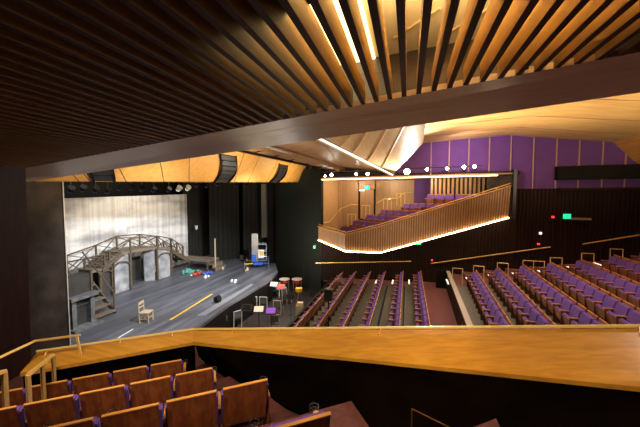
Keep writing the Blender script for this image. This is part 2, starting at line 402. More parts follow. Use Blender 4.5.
# end wall (dark) and post at the balcony's rear end
S(MB().plate([ony(487, 178, 18.6), ony(512, 172, wy(5.1) - .2), ony(512, 217, wy(5.1) - .2), ony(487, 216, 18.6)], (.06, .06, 0)).build('wall_box_end', M['proswall']))
S(MB().box((B3t.x + .14, B3t.y, (1.3 + B3b.z) / 2), (.14, .3, 1.5 - B3b.z)).build('trim_7', M['darkmetal']))

# ================================================================ SEATS
def rbox(c, d, rot=None, bev=.012):
    return MB().box(c, d, rot)
def make_seat(w, cup=False, prefix='theatre_seat'):
    """faces +y; origin at floor under the centre; back at y<0; height .86"""
    t = empty(prefix, (0, 0, 0))
    tilt = Matrix.Rotation(math.radians(14), 3, 'X')
    hw = w / 2
    sh = MB().box((0, -.21, .60), (w * .87, .022, .52), tilt); o = sh.build('back_shell', M['seatwood'], t, .006)
    e = MB().box((0, -.273, .858), (w * .875, .028, .014), tilt); e.build('shell_edge', M['armwood'], o)
    # cushion of the back, softly rounded
    bc = MB().box((0, -.140, .575), (w * .945, .115, .45), tilt); bc.build('backrest', M['purple'], t, .022)
    # tipped-up seat
    t2 = Matrix.Rotation(math.radians(-12), 3, 'X')
    sc = MB().box((0, .02, .37), (w * .86, .085, .34), t2); c = sc.build('seat_cushion', M['purple'], t, .022)
    ss = MB().box((0, .075, .36), (w * .84, .018, .31), t2); ss.build('seat_shell', M['seatwood'], c, .005)
    def arm(s):
        a = MB().box((s * hw, .0, .575), (.045, .30, .03)); a = a.build('armrest', M['armwood'], t, .008)
        MB().box((s * hw, .0, .28), (.03, .22, .56)).build('arm_panel', M['armpanel'], a)
        if cup:
            cr = MB(); 
            for k, zz in enumerate((.53, .565, .60)):
                cr.tube([(s * hw + .042 * math.cos(q), .185 + .042 * math.sin(q), zz) for q in (2 * PI * j / 12 for j in range(13))], .004, 5)
            for j in range(4):
                q = PI / 2 * j; cr.tube([(s * hw + .042 * math.cos(q), .185 + .042 * math.sin(q), .53), (s * hw + .042 * math.cos(q), .185 + .042 * math.sin(q), .62)], .003, 5)
            cr.build('cup_holder', M['darkmetal'], a)
        return a
    arm(1)
    return t, arm
seat58, arm58 = make_seat(.58); arm58(-1)            # used as the row's end seat
seatA, _ = make_seat(.58)
seat58_used = False
FREE = {'end': seat58, 'mid': seatA}
def put(kind, loc, rz, label, group, cat='seat'):
    src = FREE[kind]
    if 'label' not in src.keys():
        src.location = loc; src.rotation_euler = (0, 0, rz); tag(src, label, cat, group); return src
    return copy_thing(src, loc, rz, label, group)
rownames = ['front', 'second', 'third', 'fourth', 'fifth', 'sixth']
N1 = [0] * 6
for i, (x, z) in enumerate(ROWS1):
    yf = 16.85
    for k in range(14):
        y = yf - .58 * k
        p = V((x - .1, y, z + .8)); q = prj(p)
        if q[1] > 338 or q[0] < 200: break
        put('end' if k == 0 else 'mid', (x, y, z), head(-1, 0),
            'purple stall seat %s from the far wall, %s row of lower block' % (ordinal(k), rownames[i]), 'purple seats in the %s row of the lower stalls block' % rownames[i])
rn2 = ['lowest', 'second', 'third', 'fourth', 'fifth', 'sixth', 'seventh', 'eighth']
for i, p in enumerate(FARE):
    for k in range(18):
        c = p - RD * (.29 + .58 * k) - RB * .05; c = V((c.x, c.y, ZT[i] - .86))
        q = prj(c + V((0, 0, .8)) - RB * .2)
        if q[1] > 338 or q[0] > 665: break
        put('end' if k == 0 else 'mid', c, head(-RB.x, -RB.y),
            'purple stall seat %s from the far wall, %s row of raised block' % (ordinal(k), rn2[i]), 'purple seats in the %s row of the raised stalls block' % rn2[i])
# far balcony seats
for i, (a, b, z) in enumerate(frow_px):
    pb = ony(b[0] + 2, b[1] - 1.5, [17.3, 17.4, 17.5, 17.7, 17.9][i]); zt = pb.z
    d = FD; zf = zt - .86
    tier = MB(); ZFL = zf + .10; s0 = pb + d * .5; s1 = pb - d * 4.2
    n_ = [4, 5, 6, 6, 6][i]
    g0 = V((s0.x, s0.y, ZFL)) - FB_ * .75; g1 = V((s1.x, s1.y, ZFL)) - FB_ * .75
    g2 = g1 + FB_ * 1.4; g3 = g0 + FB_ * (1.1 if i < 4 else 1.3)
    # keep the tier inside the balcony front
    for g in (g0, g3): 
        while g.y < lerp(B1t, B3t, max(0, min(1, (g.x - B1t.x) / (B3t.x - B1t.x)))).y + .15: g -= d * .1
    for g in (g1, g2):
        while g.y > BW - .05: g += d * .1
    for g in (g0, g1, g2, g3):
        g.x = max(g.x, -5.0 + .1 * max(0, g.y - 19)); g.y = max(g.y, 17.0 + max(0, -3.2 - g.x) * 1.1)
    S(tier.plate([g0, g3, g2, g1], (0, 0, -.45)).build('floor', M['balcarpet']))
    ends = ['nearest the balcony front', 'second in from the front', 'third in from the front', 'fourth in from the front', 'fifth in from the front', 'sixth in from the front', 'seventh in from the front']
    pa_ = onz(*a, zt)
    for k in range(n_):
        c = pb - d * (.2 + .52 * k); c = V((c.x, c.y, zf + .10))
        if c.y > BW - .7 or c.x < -4.6: break
        fs_ = put('end' if k == 0 else 'mid', c, head(-FB_.x, -FB_.y), 'purple seat in the %s row of the far balcony, %s' % (rn2[i], ends[k]), 'seats in the %s row of the far balcony' % rn2[i]); fs_.scale = (.88,) * 3
tp = [ony(px, 193.5, 19.0) for px in (430, 439, 448.5, 458.5, 468.5, 478)]
S(MB().plate([(tp[0].x - .5, 18.6, -.61), (5.0, 18.2, -.61), (5.0, 20, -.61), (tp[0].x - .5, 20, -.61)], (0, 0, -.4)).build('floor', M['balcarpet']))
for k, p in enumerate(tp):
    put('end' if k == 0 else 'mid', (p.x, 19.0, -.605), head(-.45, -.89), 'lilac-lit seat in the far balcony top row, %s from left' % ordinal(k), 'top row of seats in the far balcony').scale = (.9,) * 3

# ================================================================ OUR BALCONY
ZC = -2.85
LC = onz(193, 330.5, ZC); LL = onz(37, 353, ZC)
LRp = ony(640, 328.5, 4.52); LR = LC + (LRp - LC) * 1.25
lin_c = onz(193, 342, ZC - .04); lin_l = onz(20, 373, ZC - .04)
lin_rp = onz(640, 387, LRp.z - .28); lin_r = lin_c + (lin_rp - lin_c) * 1.25
led = empty('balcony_ledge', (0, 0, 0), 0, 'wide orange timber ledge topping the near balcony front, with a brass rail', 'ledge')
t = MB()
th = V((0, 0, -.09))
t.slab([LC, LR, lin_r, lin_c], [LC + th, LR + th, lin_r + th * .7, lin_c + th * .7])
t.build('ledge_top', M['ledge'], led)
t = MB(); t.slab([LL, LC, lin_c, lin_l], [LL + th, LC + th, lin_c + th * .7, lin_l + th * .7]); t.build('ledge_top', M['ledge'], led)
# brass rail and brackets along outer edge
r_ = MB(); h = V((0, 0, .03)); r_.tube([LL + h, LC + h, LR + h], .022, 10); r_.build('brass_rail', M['railbrass'], led)
for px, py in ((44, 347), (117, 341), (223, 331), (262, 331), (323, 329), (430, 330)):
    pass
br = MB()
for a, b, ts in ((LL, LC, (.06, .5, .85)), (LC, LR, (.12, .24, .45, .8))):
    for u in ts:
        q = lerp(a, b, u); ii = lerp(lin_l if a is LL else lin_c, lin_c if a is LL else lin_r, u)
        e = q + (ii - q).normalized() * .14
        MB().tube([q + h, e + h * .6, e + V((0, 0, .0))], .012, 6).build('rail_bracket', M['brass'], led)
# dark wall under the ledge
def drop(a, b, z, name, mat, th_):
    a0 = a + th; b0 = b + th
    return S(MB().plate([a0, b0, V((b.x, b.y, z)), V((a.x, a.y, z))], th_).build(name, mat))
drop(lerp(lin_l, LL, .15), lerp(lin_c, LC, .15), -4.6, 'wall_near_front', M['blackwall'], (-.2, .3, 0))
WB = [onz(222, 370, -3.25), onz(285, 407, -2.85), onz(348, 428, -2.6)]
WB = [WB[0] + (WB[0] - WB[1]) * .6] + WB + [WB[2] + (WB[2] - WB[1]) * 2.2]
wb = MB(); tops = [lerp(lin_c, lin_r, u) for u in (.0, .04, .2, .38, 1.0)]
for i in range(4):
    t0, t1 = tops[i] + V((0, .05, -.05)), tops[i + 1] + V((0, .05, -.05))
    wb.add([t0, t1, WB[i + 1], WB[i], t0 + V((0, .25, 0)), t1 + V((0, .25, 0)), WB[i + 1] + V((.1, .25, -.4)), WB[i] + V((.1, .25, -.4))], [(0, 1, 2), (0, 2, 3), (4, 6, 5), (4, 7, 6), (0, 4, 5, 1), (3, 2, 6, 7), (0, 3, 7, 4), (1, 5, 6, 2)])
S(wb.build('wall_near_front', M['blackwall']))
# balcony floor tiers; rows run along r, backwards along b
r = V((.79, .613, 0)).normalized(); bb = V((r.y, -r.x, 0))
K = 1.16
px_rows = [([(35, 386), (77, 379), (115.5, 371.5), (152, 365), (182, 359)], -2.45 * K), ([(31, 405), (83.5, 394), (133, 383), (178.5, 374), (213, 367)], -2.1 * K), ([(96, 419), (163, 404), (222, 389.5), (268, 378)], -1.75 * K), ([(266, 432), (331, 411)], -1.42 * K)]
nseat, narm = make_seat(.54, True)
FREE['near_mid'] = nseat
nend, narm2 = make_seat(.54, True); narm2(-1); FREE['near_end'] = nend
rn3 = ['front', 'second', 'third', 'fourth']
rowpos = []
for i, (pp, zt) in enumerate(px_rows):
    w = [onz(x, y, zt) for x, y in pp]
    e = w[-1]; rowpos.append((e, zt))
    n = [6, 7, 7, 6][i]
    for k in range(n):
        c = e - r * (.245 + .54 * k) - bb * .26; c = V((c.x, c.y, zt - .866))
        q = prj(c + V((0, 0, .8)))
        if i == 3 and k == 0: pass
        if q[0] < -25 or q[1] > 470: break
        # seat arm 1 is the right-hand arm seen from behind after rotation
        put('near_end' if k == 0 else 'near_mid', c, head(-bb.x, -bb.y),
            'wood-backed balcony seat %s from right end, %s row near the ledge' % (ordinal(k), rn3[i]), 'wood-backed seats in the %s row of the near balcony' % rn3[i])
for i, (e, zt) in enumerate(rowpos):
    zf = zt - .866
    base = V((e.x, e.y, zf))
    f0 = base - bb * (1.15 if i else 2.4); f1 = base + bb * .06
    a0 = f0 + r * 5; a1 = f1 + r * 5; c1 = f1 - r * 5.5; c0 = f0 - r * 5.5
    if i == 0: a0 = f0 + r * .4; a1 = f1 + r * 1.5
    else: a0 = f0 + r * (.9 + .1 * i); a1 = f1 + r * 1.6
    S(MB().plate([a0, a1, c1, c0], (0, 0, -.3)).build('floor', M['balcarpet']))
e, zt = rowpos[-1]
base = V((e.x, e.y, zt - .5)); S(MB().plate([base + bb * .06 + r * 2, base + bb * 3 + r * 3, base + bb * 3 - r * 5, base + bb * .06 - r * 5], (0, 0, -.3)).build('floor', M['balcarpet']))
# left wall of our balcony and the proscenium side wall
PW = onx(27, 182, -11.0)
a = ony(27, 260, 4.6)
wl = onx(27, 182, -7.6); 
S(MB().plate([(wl.x, wl.y, 1.2), (wl.x - .25, wl.y + .0, -6.0), (wl.x + 1.2, wl.y - 6.5, -6.0), (wl.x + 1.2, wl.y - 6.5, 1.6)], (-.15, 0, 0)).build('wall_left', M['sidewall']))
pz = onx(62.7, 200, -10.9)
S(MB().plate([(-10.9, 4.0, .47), (-10.9, pz.y, .50), (-10.9, pz.y, -5.0), (-10.9, 4.0, -5.0)], (-.4, 0, 0)).build('wall_proscenium', M['proswall']))
S(MB().box((-10.88, pz.y + .01, -2.25), (.03, .03, 5.5)).build('trim_8', M['cap']))

# handrails on our balcony (brass flat bar)
hr = empty('aisle_handrail', (0, 0, 0), 0, 'brass aisle handrail with three posts at the left end of the second row', 'handrail')
A = onz(28, 375, -2.05 * 1.1); B = onz(53, 354.5, -2.35 * 1.1)
MB().bar(A, B, .05, .035).build('rail', M['brass'], hr)
for q, yb in ((A, -1.0), (lerp(A, B, .5), -1.0), (B, -.9)): MB().bar(q, q + V((0, 0, yb)), .045, .04).build('post', M['brass'], hr)
hr2 = empty('aisle_handrail', (0, 0, 0), 0, 'brass handrail post cut off by the left edge of the picture', 'handrail')
A = onz(4, 371, -2.1); B = onz(-25, 385, -1.95)
MB().bar(A, B, .05, .035).build('rail', M['brass'], hr2); MB().bar(A, A + V((0, 0, -1)), .05, .045).build('post', M['brass'], hr2)
hr3 = empty('wall_handrail', (0, 0, 0), 0, 'slim handrail bent along the dark left wall above the near ledge', 'handrail')
p1, p2, p3 = onz(-12, 363, -2.3), onz(35, 341, -2.5), onz(80, 335, -2.5)
p4 = onz(77, 346.5, -2.85)
MB().tube([p1, p2, p3], .022, 8).build('rail', M['brass'], hr3); MB().bar(p3 - (p3 - p2).normalized() * .05, V((p3.x, p3.y, -2.86)), .04, .03).build('post', M['brass'], hr3)
# wire stand in the dark at the bottom
ws = MB(); q0 = onz(412, 409, -1.5); q1 = q0 - V((0, 0, .5)); q2 = onz(455, 430, -1.6); ws.tube([q1, q0, q2], .004, 5)
tag(ws.build('wire_stand', M['brass']), 'thin wire stand glinting in the dark below the near ledge', 'stand')

# ---- slatted ceiling over our balcony
def zin(x): return 1.25 - (1.25 - .62) * (1.7 - x) / 11.7
PO = [onx(27, 182, -11.0), V((0, 0, 0)), V((0, 0, 0))]
pl_o_l = onx(27, 182, -10.95); pl_o_r = onz(640, 92.5, 1.25)
pl_i_l = onx(0, 173, -8.6); pl_i_r = onz(640, 52, 1.25)
def ext(a, b, t): return a + (b - a) * t
oR = ext(pl_o_l, pl_o_r, 1.3); iR = ext(pl_i_l, pl_i_r, 1.3); oL = pl_o_l; iL = pl_i_l
S(MB().slab([oL, oR, iR, iL], [p + V((0, 0, .06)) for p in (oL, oR, iR, iL)]).build('ceiling_fascia', M['plate']))
def inner(x):
    t = (x - iL.x) / (iR.x - iL.x); return lerp(iL, iR, t)
sm = MB(); x = -8.5
WELL = (-1.75, 1.55)
while x < 4.6:
    p = inner(x); y1 = p.y; z = p.z
    sm.plate([(x, y1, z), (x + .05, y1, z), (x + .05, -3.0, z), (x, -3.0, z)], (0, 0, .2))
    x += .153
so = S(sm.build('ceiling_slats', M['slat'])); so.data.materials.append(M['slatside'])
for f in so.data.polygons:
    if abs(f.normal.x) > .7: f.material_index = 1      # golden timber sides; shade of the lower edges put into a darker colour
jn = MB().bar(onz(497, 106, 1.2), onz(527, 68, 1.24), .03, .02)
S(jn.build('trim_19', M['black']))

# dark backing above the slats around the light well
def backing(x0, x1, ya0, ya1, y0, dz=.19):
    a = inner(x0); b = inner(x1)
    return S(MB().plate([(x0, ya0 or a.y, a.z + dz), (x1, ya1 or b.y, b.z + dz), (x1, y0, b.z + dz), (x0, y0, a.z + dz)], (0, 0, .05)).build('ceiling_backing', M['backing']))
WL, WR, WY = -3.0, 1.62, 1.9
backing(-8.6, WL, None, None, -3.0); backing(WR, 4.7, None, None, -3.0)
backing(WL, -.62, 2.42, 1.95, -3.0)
wz = 2.0
lidL = onz(352, 62, wz); lidR = onz(482, 37.5, wz)
sl_ = (lidR.y - lidL.y) / (lidR.x - lidL.x)
def lidy(x): return lidL.y + sl_ * (x - lidL.x)
S(MB().plate([(-1.22, lidy(-1.22), wz), (WR, lidy(WR), wz), (WR, -.5, wz), (-1.22, -.5, wz)], (0, 0, .06)).build('ceiling_well', M['lid']))
S(MB().plate([(WL, lidy(WL), wz), (-1.22, lidy(-1.22), wz), (-1.22, -.5, wz), (WL, -.5, wz)], (0, 0, .06)).build('ceiling_well', M['slatside']))
wl0, wl1 = inner(WL), inner(WR)
S(MB().plate([(WL, lidy(WL), wz), (WR, lidy(WR), wz), (WR, wl1.y, wl1.z + .06), (WL, wl0.y, wl0.z + .06)], (0, .05, .02)).build('ceiling_well', M['plate_dark']))
S(MB().plate([(WL, lidy(WL), wz), (WL, -.5, wz), (WL, -.5, 1.2), (WL, wl0.y, wl0.z + .1)], (-.05, 0, 0)).build('ceiling_well', M['slat']))
S(MB().plate([(WR, lidy(WR), wz), (WR, -.5, wz), (WR, -.5, 1.25), (WR, wl1.y, wl1.z + .1)], (.05, 0, 0)).build('ceiling_well', M['slat']))
S(MB().plate([(-.62, -.5, wz), (WR, -.5, wz), (WR, -.5, 1.2), (-.62, -.5, 1.2)], (0, -.05, 0)).build('ceiling_well', M['slat']))
tt = MB()
for k in range(2):
    a = onz(395 + 45 * k, 38, wz - .01); b = onz(440 + 50 * k, 8, wz - .01); tt.bar(a, b, .03, .02)
S(tt.build('trim_18', M['ceil']))
o = MB().plate([(-1.08, 1.7, 1.96), (-.48, 1.7, 1.96), (-.48, lidy(-.48) - .03, 1.96), (-1.08, lidy(-1.08) - .03, 1.96)], (0, 0, .03)).build('lid_glow', M['lidglow'])  # glowing panel added in place of the hot-lit lid
tag(o, 'added glow panel for the hot-lit well lid, glimpsed between the ceiling slats overhead', 'light panel')

# ---- header over the proscenium: leaning golden panels
Hb0 = V((-10.95, 5.0, pz.z * 0 + .40)); 
hb = [onx(27, 181.5, -10.9), onx(120, 182, -9.9), onx(205, 182.2, -8.9), ony(299, 182.5, 20.0)]
hb = [onx(20, 181.3, -11.0), ony(299, 182.5, 20.0)]
ht1 = onz(310, 167, 2.1); ht0m = onz(227, 149.5, 2.1)
ht = [ext(ht1, ht0m, 2.05), ht1]
hd = MB(); NSEG = [0]
def Hpt(u, v): return lerp(lerp(hb[0], hb[1], u), lerp(ht[0], ht[1], u), v)
def u_at(px, v=0.0):
    lo, hi = 0.0, 1.0
    for _ in range(40):
        mid = (lo + hi) / 2
        if prj(Hpt(mid, v))[0] < px: lo = mid
        else: hi = mid
    return lo
seams = [u_at(x) for x in (79, 90, 126, 164, 189, 216, 234, 248, 266, 278, 287, 293)]
cuts = [0] + seams + [1]
hn = (Hpt(1, 0) - Hpt(0, 0)).cross(Hpt(0, 1) - Hpt(0, 0)).normalized()
if hn.x > 0: hn = -hn
# recess for the two loudspeaker arrays
for a, b in zip(cuts, cuts[1:]):
    g = .0012
    hd.plate([Hpt(a + g, 0), Hpt(b - g, 0), Hpt(b - g, 1), Hpt(a + g, 1)], hn * .06)
S(hd.build('wall_header', M['header']))
S(MB().plate([Hpt(0, .02) + hn * .9, Hpt(1, .02) + hn * .5, Hpt(1, .9) + hn * .5, Hpt(0, .9) + hn * .9], hn * .05).build('wall_header', M['black']))
S(MB().bar(Hpt(0, 0) + hn * .05, Hpt(1, 0) + hn * .05, .12, .06).build('trim_9', M['darkmetal']))
# line arrays hung in front of the header
def line_array(u, wu, label, s=1):
    t = empty('line_array_speaker', (0, 0, 0), 0, label, 'loudspeaker', 'curved loudspeaker columns in the gold header')
    n = 6
    al = (Hpt(u + wu, .5) - Hpt(u, .5)); 
    for k in range(n):
        v0 = .86 * k / n + .02; v1 = .86 * (k + 1) / n
        bulge = lambda v: -hn * (.02 + .07 * math.sin(PI * v))
        cu = lambda v: u + wu * .28 * (math.sin(PI * min(1, v / .9)) - .4)
        c = [Hpt(cu(v0), v0) + bulge(v0), Hpt(cu(v0) + wu * .85, v0) + bulge(v0), Hpt(cu(v1) + wu * .85, v1) + bulge(v1), Hpt(cu(v1), v1) + bulge(v1)]
        MB().plate(c, hn * .10 * s).build('cabinet', M['darkmetal'], t)
    for uo in (-.06, .92):
        fr_ = MB()
        for k in range(8):
            v0 = .11 * k; v1 = .11 * (k + 1)
            fr_.bar(Hpt(cu(v0) + wu * uo, v0) - hn * (.03 + .08 * math.sin(PI * v0)), Hpt(cu(v1) + wu * uo, v1) - hn * (.03 + .08 * math.sin(PI * v1)), .04, .12)
        fr_.build('side_frame', M['black'], t)
def ua(px0, px1): return u_at(px0), u_at(px1) - u_at(px0)
line_array(*ua(98, 119), 'large dark loudspeaker column curved into the left end of the gold header')
line_array(*ua(216, 230), 'dark curved loudspeaker column in the middle of the gold header')
line_array(*ua(270, 278), 'small dark curved loudspeaker column near the right end of the gold header')

# ---- hall ceilings
TE = V((0, 0, .05))
# reflector cloud
cA = onz(322, 137, 2.6); cB = onz(426, 121, 2.6); cT = ony(393, 174, 17.6)
cR = onpl(423, 143, cA, cB, cT)
cL2 = ext(cT, cA, 1.35); cB2 = ext(cR, cB, 1.0)
cl = S(MB().plate([cA, cB, cR, cT], TE).build('ceiling_reflector', M['cloud']))
S(MB().plate([ext(cA, cB, 0), ext(cA, cB, 1), cB + V((-.2, -2.5, .3)), cA + V((-.6, -2.2, .3))], TE).build('ceiling_reflector', M['cloud']))
sm_ = MB()
for px, py, qx, qy in ((352, 133.5, 338, 150), (368, 131, 352, 155), (388, 128, 368, 162), (405, 125, 382, 168)):
    a, b = onpl(px, py, cA, cB, cT), onpl(qx, qy, cA, cB, cT); sm_.bar(a + V((0, 0, -.01)), b + V((0, 0, -.01)), .03, .02)
S(sm_.build('trim_10', M['gold']))
# slot lights on the reflector's left edge
e0 = onpl(316, 137.5, cA, cB, cT); e1 = onpl(391, 174.5, cA, cB, cT)
S(MB().bar(ext(e1, e0, 1.1) + V((0, 0, -.03)), e1 + V((0, 0, -.03)), .16, .10).build('trim_11', plain('slot_cream_trim', (.62, .48, .3), .5)))
o = MB().bar(ext(e1, e0, 1.08) + V((.12, .0, -.03)), e1 + V((.10, 0, -.03)), .03, .05).build('slot_light', M['ledcool'])
tag(o, 'bright slot light running along the left edge of the hanging timber reflector', 'light strip')
S(MB().bar(ext(e1, e0, 1.1) + V((.25, .02, -.01)), e1 + V((.2, 0, -.01)), .12, .04).build('trim_12', M['darkmetal']))
# right ceiling
wt = [V((-1.2, pw(-1.2), 3.0)), V((4.85, pw(4.85), 3.16)), V((8.85, pw(8.85), 2.55))]
wt[0] = V((.3, pw(.3), 2.95))
c1 = MB().plate([wt[0] + V((-1.5, 0, 0)), wt[1], V((4.4, 5.0, 3.7)), V((-1.2, 5.0, 3.4))], TE); S(c1.build('ceiling_main', M['ceil']))
wt2 = onpl(612, 141, wt[1], wt[1] + V((1, -.1, -.16)), V((4.4, 5, 3.7)))
c2 = MB().plate([wt[1], V((9.05, pw(9.05), 2.52)), V((10.8, 5.0, 3.0)), V((4.4, 5.0, 3.7))], TE); S(c2.build('ceiling_main', M['ceil']))
c3 = MB().plate([V((9.0, pw(9.0), 2.54)), V((10.1, pw(9.9) - .02, 1.30)), V((13.6, 5.0, .9)), V((10.75, 5.0, 3.02))], TE); S(c3.build('ceiling_bulkhead', M['gold']))
sm2 = MB()
for f in (.12, .26, .42, .6):
    a = lerp(wt[0] + V((-1.5, 0, 0)), V((-1.2, 5, 3.4)), f); b = lerp(wt[1], V((4.4, 5, 3.7)), f); c = lerp(V((8.85, pw(8.85), 2.52)), V((10.6, 5, 3.0)), f)
    sm2.bar(a + V((0, 0, -.004)), b + V((0, 0, -.004)), .03, .01); sm2.bar(b + V((0, 0, -.004)), c + V((0, 0, -.004)), .03, .01)
S(sm2.build('trim_13', M['ceilb']))
# left ceiling between header and reflector
g0 = ht[1] + V((.35, -.1, .05)); g1 = ext(ht[1], ht[0], .9) + V((.35, 0, .05))
n0 = onz(325, 168, 2.0); 
s_near_lo = onz(241, 149.5, 2.2); s_near_hi = onz(262, 145, 2.35); s_far_lo = ony(345, 172.5, 19.3); s_far_hi = ony(345, 168, 19.2)
S(MB().plate([ext(s_far_lo, s_near_lo, 1.6), s_far_lo, s_far_hi, ext(s_far_hi, s_near_hi, 1.6)], TE).build('ceiling_strip', M['ceilb']))
ss_ = MB()
for k in range(1, 8):
    u = k / 8 * 1.2; ss_.bar(lerp(s_far_lo, s_near_lo, u), lerp(s_far_hi, s_near_hi, u), .04, .03)
S(ss_.build('trim_14', M['black']))
k1 = onz(262, 145, 2.4); k2 = ony(345, 168, 19.25); k3 = ony(396, 174, 18.9); k4 = e0 + V((-.05, 0, .06)); 
S(MB().plate([ext(k2, k1, 1.5), k2, k3, ext(e1, e0, 1.0) + V((0, 0, .1)), ext(e1, e0, 1.5) + V((0, 0, .3))], TE).build('ceiling_left', M['ceilb']))
S(MB().bar(ext(s_far_lo, s_near_lo, 1.6) + V((-.15, -.05, .0)), s_far_lo + V((-.15, -.05, 0)), .10, .08).build('trim_15', M['black']))
# dark void above the far balcony (lighting bridge) 
S(MB().plate([(-6.5, 20.2, 1.2), (-.3, 18.6, 1.2), (-.3, 18.6, 2.2), (-6.5, 20.2, 2.6)], (0, .2, 0)).build('wall_bridge', plain('bridge_dark', (.06, .05, .055), .5)))

# ---- spotlights on a bar above the far balcony's soffit
barA = ony(322, 174.5, 18.4); barB = ony(482, 169, 17.3)
bar = MB().tube([(barA.x, barA.y, barA.z + .16), (barB.x, barB.y, barB.z + .16)], .03).build('lighting_bar', M['darkmetal'])
tag(bar, 'long dark lighting bar above the far balcony opening', 'lighting bar')
lamp_px = [(325, 176, .05, 'first small'), (331.5, 175, .08, 'second'), (356, 174, .07, 'third'), (367.5, 174, .08, 'fourth'), (407, 171.5, .15, 'fifth and brightest'), (427, 169.5, .07, 'sixth'), (447, 168.5, .07, 'seventh'), (464, 167, .08, 'eighth'), (474.5, 166.5, .08, 'ninth')]
LAMPS = []
def lamp_pos(px, py):
    u = (px - 322) / 160; y = lerp(barA, barB, u).y
    return ony(px, py, y - .05)
def make_spot(p, r_, label, k):
    t = empty('spotlight', p, 0, label, 'spotlight', 'spotlights over the far balcony')
    aim = (V((.1, -1, -.22))).normalized()
    MB().cone(-aim * .02 + V((0, 0, 0)), -aim * .28 + V((0, 0, 0)), r_ * 1.15, r_ * .8).build('housing', M['darkmetal'], t)
    MB().cone(aim * -.015, aim * .012, r_, r_).build('lens', M['lens'], t)
    MB().bar(-aim * .12, -aim * .12 + V((0, .02, .2)), .03).build('yoke', M['darkmetal'], t)
    return t
for i, (px, py, s_, nm) in enumerate(lamp_px):
    p = lamp_pos(px, py); LAMPS.append(p)
    make_spot(p, s_, '%s shining spotlight from the left on the bar over the far balcony' % nm, i)

# ================================================================ STAGE SETTINGS
# backdrop cloth with gentle gathers
bd = MB(); n = 120; vs = []; fs = []
for i in range(n + 1):
    y = 6.0 + (19.1 - 6.0) * i / n; xx = -16.0 + .035 * math.sin(i * 1.25) + .02 * math.sin(i * .4)
    zt = -.07 + (.21 + .07) * (y - 10.5) / 8.6
    vs += [(xx, y, -4.95), (xx, y, zt)]
    if i: k = 2 * i; fs.append((k - 2, k, k + 1, k - 1))
vs2 = [(a - .03, b, c) for a, b, c in vs]; N_ = len(vs)
bd.add(vs + vs2, fs + [tuple(j + N_ for j in f)[::-1] for f in fs] + [(2 * i + 1, 2 * i + 3, 2 * i + 3 + N_, 2 * i + 1 + N_) for i in range(n)])
tag(bd.build('backdrop_cloth', M['backdrop'], smooth=True), 'pale painted cloth backdrop filling the rear of the stage', 'backdrop')
# black drapes
def drape(a, b, z0, z1, mat, label, name='stage_drape', amp=.07, per=.35):
    m = MB(); a = V((a[0], a[1], 0)); b = V((b[0], b[1], 0)); L = (b - a).length; d = (b - a) / L; nrm = V((d.y, -d.x, 0)); n = max(6, int(L / .07)); vs = []; fs = []
    for i in range(n + 1):
        s = L * i / n; p = a + d * s + nrm * amp * math.sin(s / per * 2 * PI)
        vs += [(p.x, p.y, z0), (p.x, p.y, z1)]
        if i: k = 2 * i; fs.append((k - 2, k, k + 1, k - 1))
    N2 = len(vs); m.add(vs + [(x + nrm.x * .03, y + nrm.y * .03, z) for x, y, z in vs], fs + [tuple(j + N2 for j in f)[::-1] for f in fs])
    return tag(m.build(name, mat, smooth=True), label, 'curtain')
drape((-16.3, 19.0), (-16.3, 23.0), -4.97, 1.6, M['cloth'], 'black stage drape hanging directly right of the pale backdrop')
drape((-15.0, 20.3), (-13.0, 21.4), -4.97, 1.6, M['cloth'], 'black stage drape behind the thin post at the platform steps')
drape((-12.6, 21.3), (-10.4, 21.9), -4.97, 1.6, M['cloth'], 'black stage drape behind the blue and grey lift')
drape((-10.75, 20.9), (-10.3, 21.05), -3.1, 1.0, M['greydrape'], 'narrow grey gathered drape hanging above and right of the lift', amp=.05, per=.12)
S(MB().plate([(-17.3, 23.2, -5), (-9.5, 22.6, -5), (-9.5, 22.6, 2.5), (-17.3, 23.2, 2.5)], (0, .1, 0)).build('wall_stage_right', M['black']))
S(MB().plate([(-17.4, 3, -5), (-17.4, 23.2, -5), (-17.4, 23.2, 3), (-17.4, 3, 3)], (-.1, 0, 0)).build('wall_stage_back', M['black']))
S(MB().plate([(-17.4, 3, 2.4), (-17.4, 23.2, 2.4), (-11.3, 23.2, 2.4), (-11.3, 3, 2.4)], (0, 0, .1)).build('ceiling_stage', M['black']))
# hanging stage lamps
fx = [(70, 190, 'small'), (82, 189, 'small'), (95, 190, 'small'), (107, 191, 'small'), (119, 188, 'small'), (131, 188, 'small'), (141, 189, 'small'), (153, 190, 'small'), (168, 190, 'small')]
names = 'leftmost,second,third,fourth,fifth,sixth,seventh,eighth,ninth'.split(',')
proto = None
def stage_lamp(p, col, s, label, group, mat2):
    t = empty('stage_lamp', p, 0, label, 'stage light', group)
    MB().cone((0, 0, -.05), (.18, -.05, .10), .09 * s, .13 * s).build('housing', col, t)
    MB().cone((0, 0, -.05), (-.02, .005, -.07), .085 * s, .085 * s).build('lens', mat2, t)
    MB().bar((.05, 0, .1), (.05, 0, .45), .03).build('hanger', M['darkmetal'], t)
    return t
for i, (px, py, _) in enumerate(fx):
    stage_lamp(onx(px, py, -13.4), M['black'], 1.0, 'dark stage lamp hanging over the stage, %s of the rig row above the backdrop' % names[i], 'dark stage lamps rigged above the backdrop', M['bluelens'])
S(MB().tube([(-13.4, 8, .75), (-13.4, 22, 1.35)], .035).build('trim_16', M['darkmetal']))
for px, py, l in ((178, 189, 'pale grey stage lamp at left of the bright pair under the header'), (187, 188.5, 'pale grey stage lamp at right of the bright pair under the header')):
    stage_lamp(onx(px, py, -12.4), M['white'], 1.2, l, 'pale stage lamps under the header', M['whiteled'])
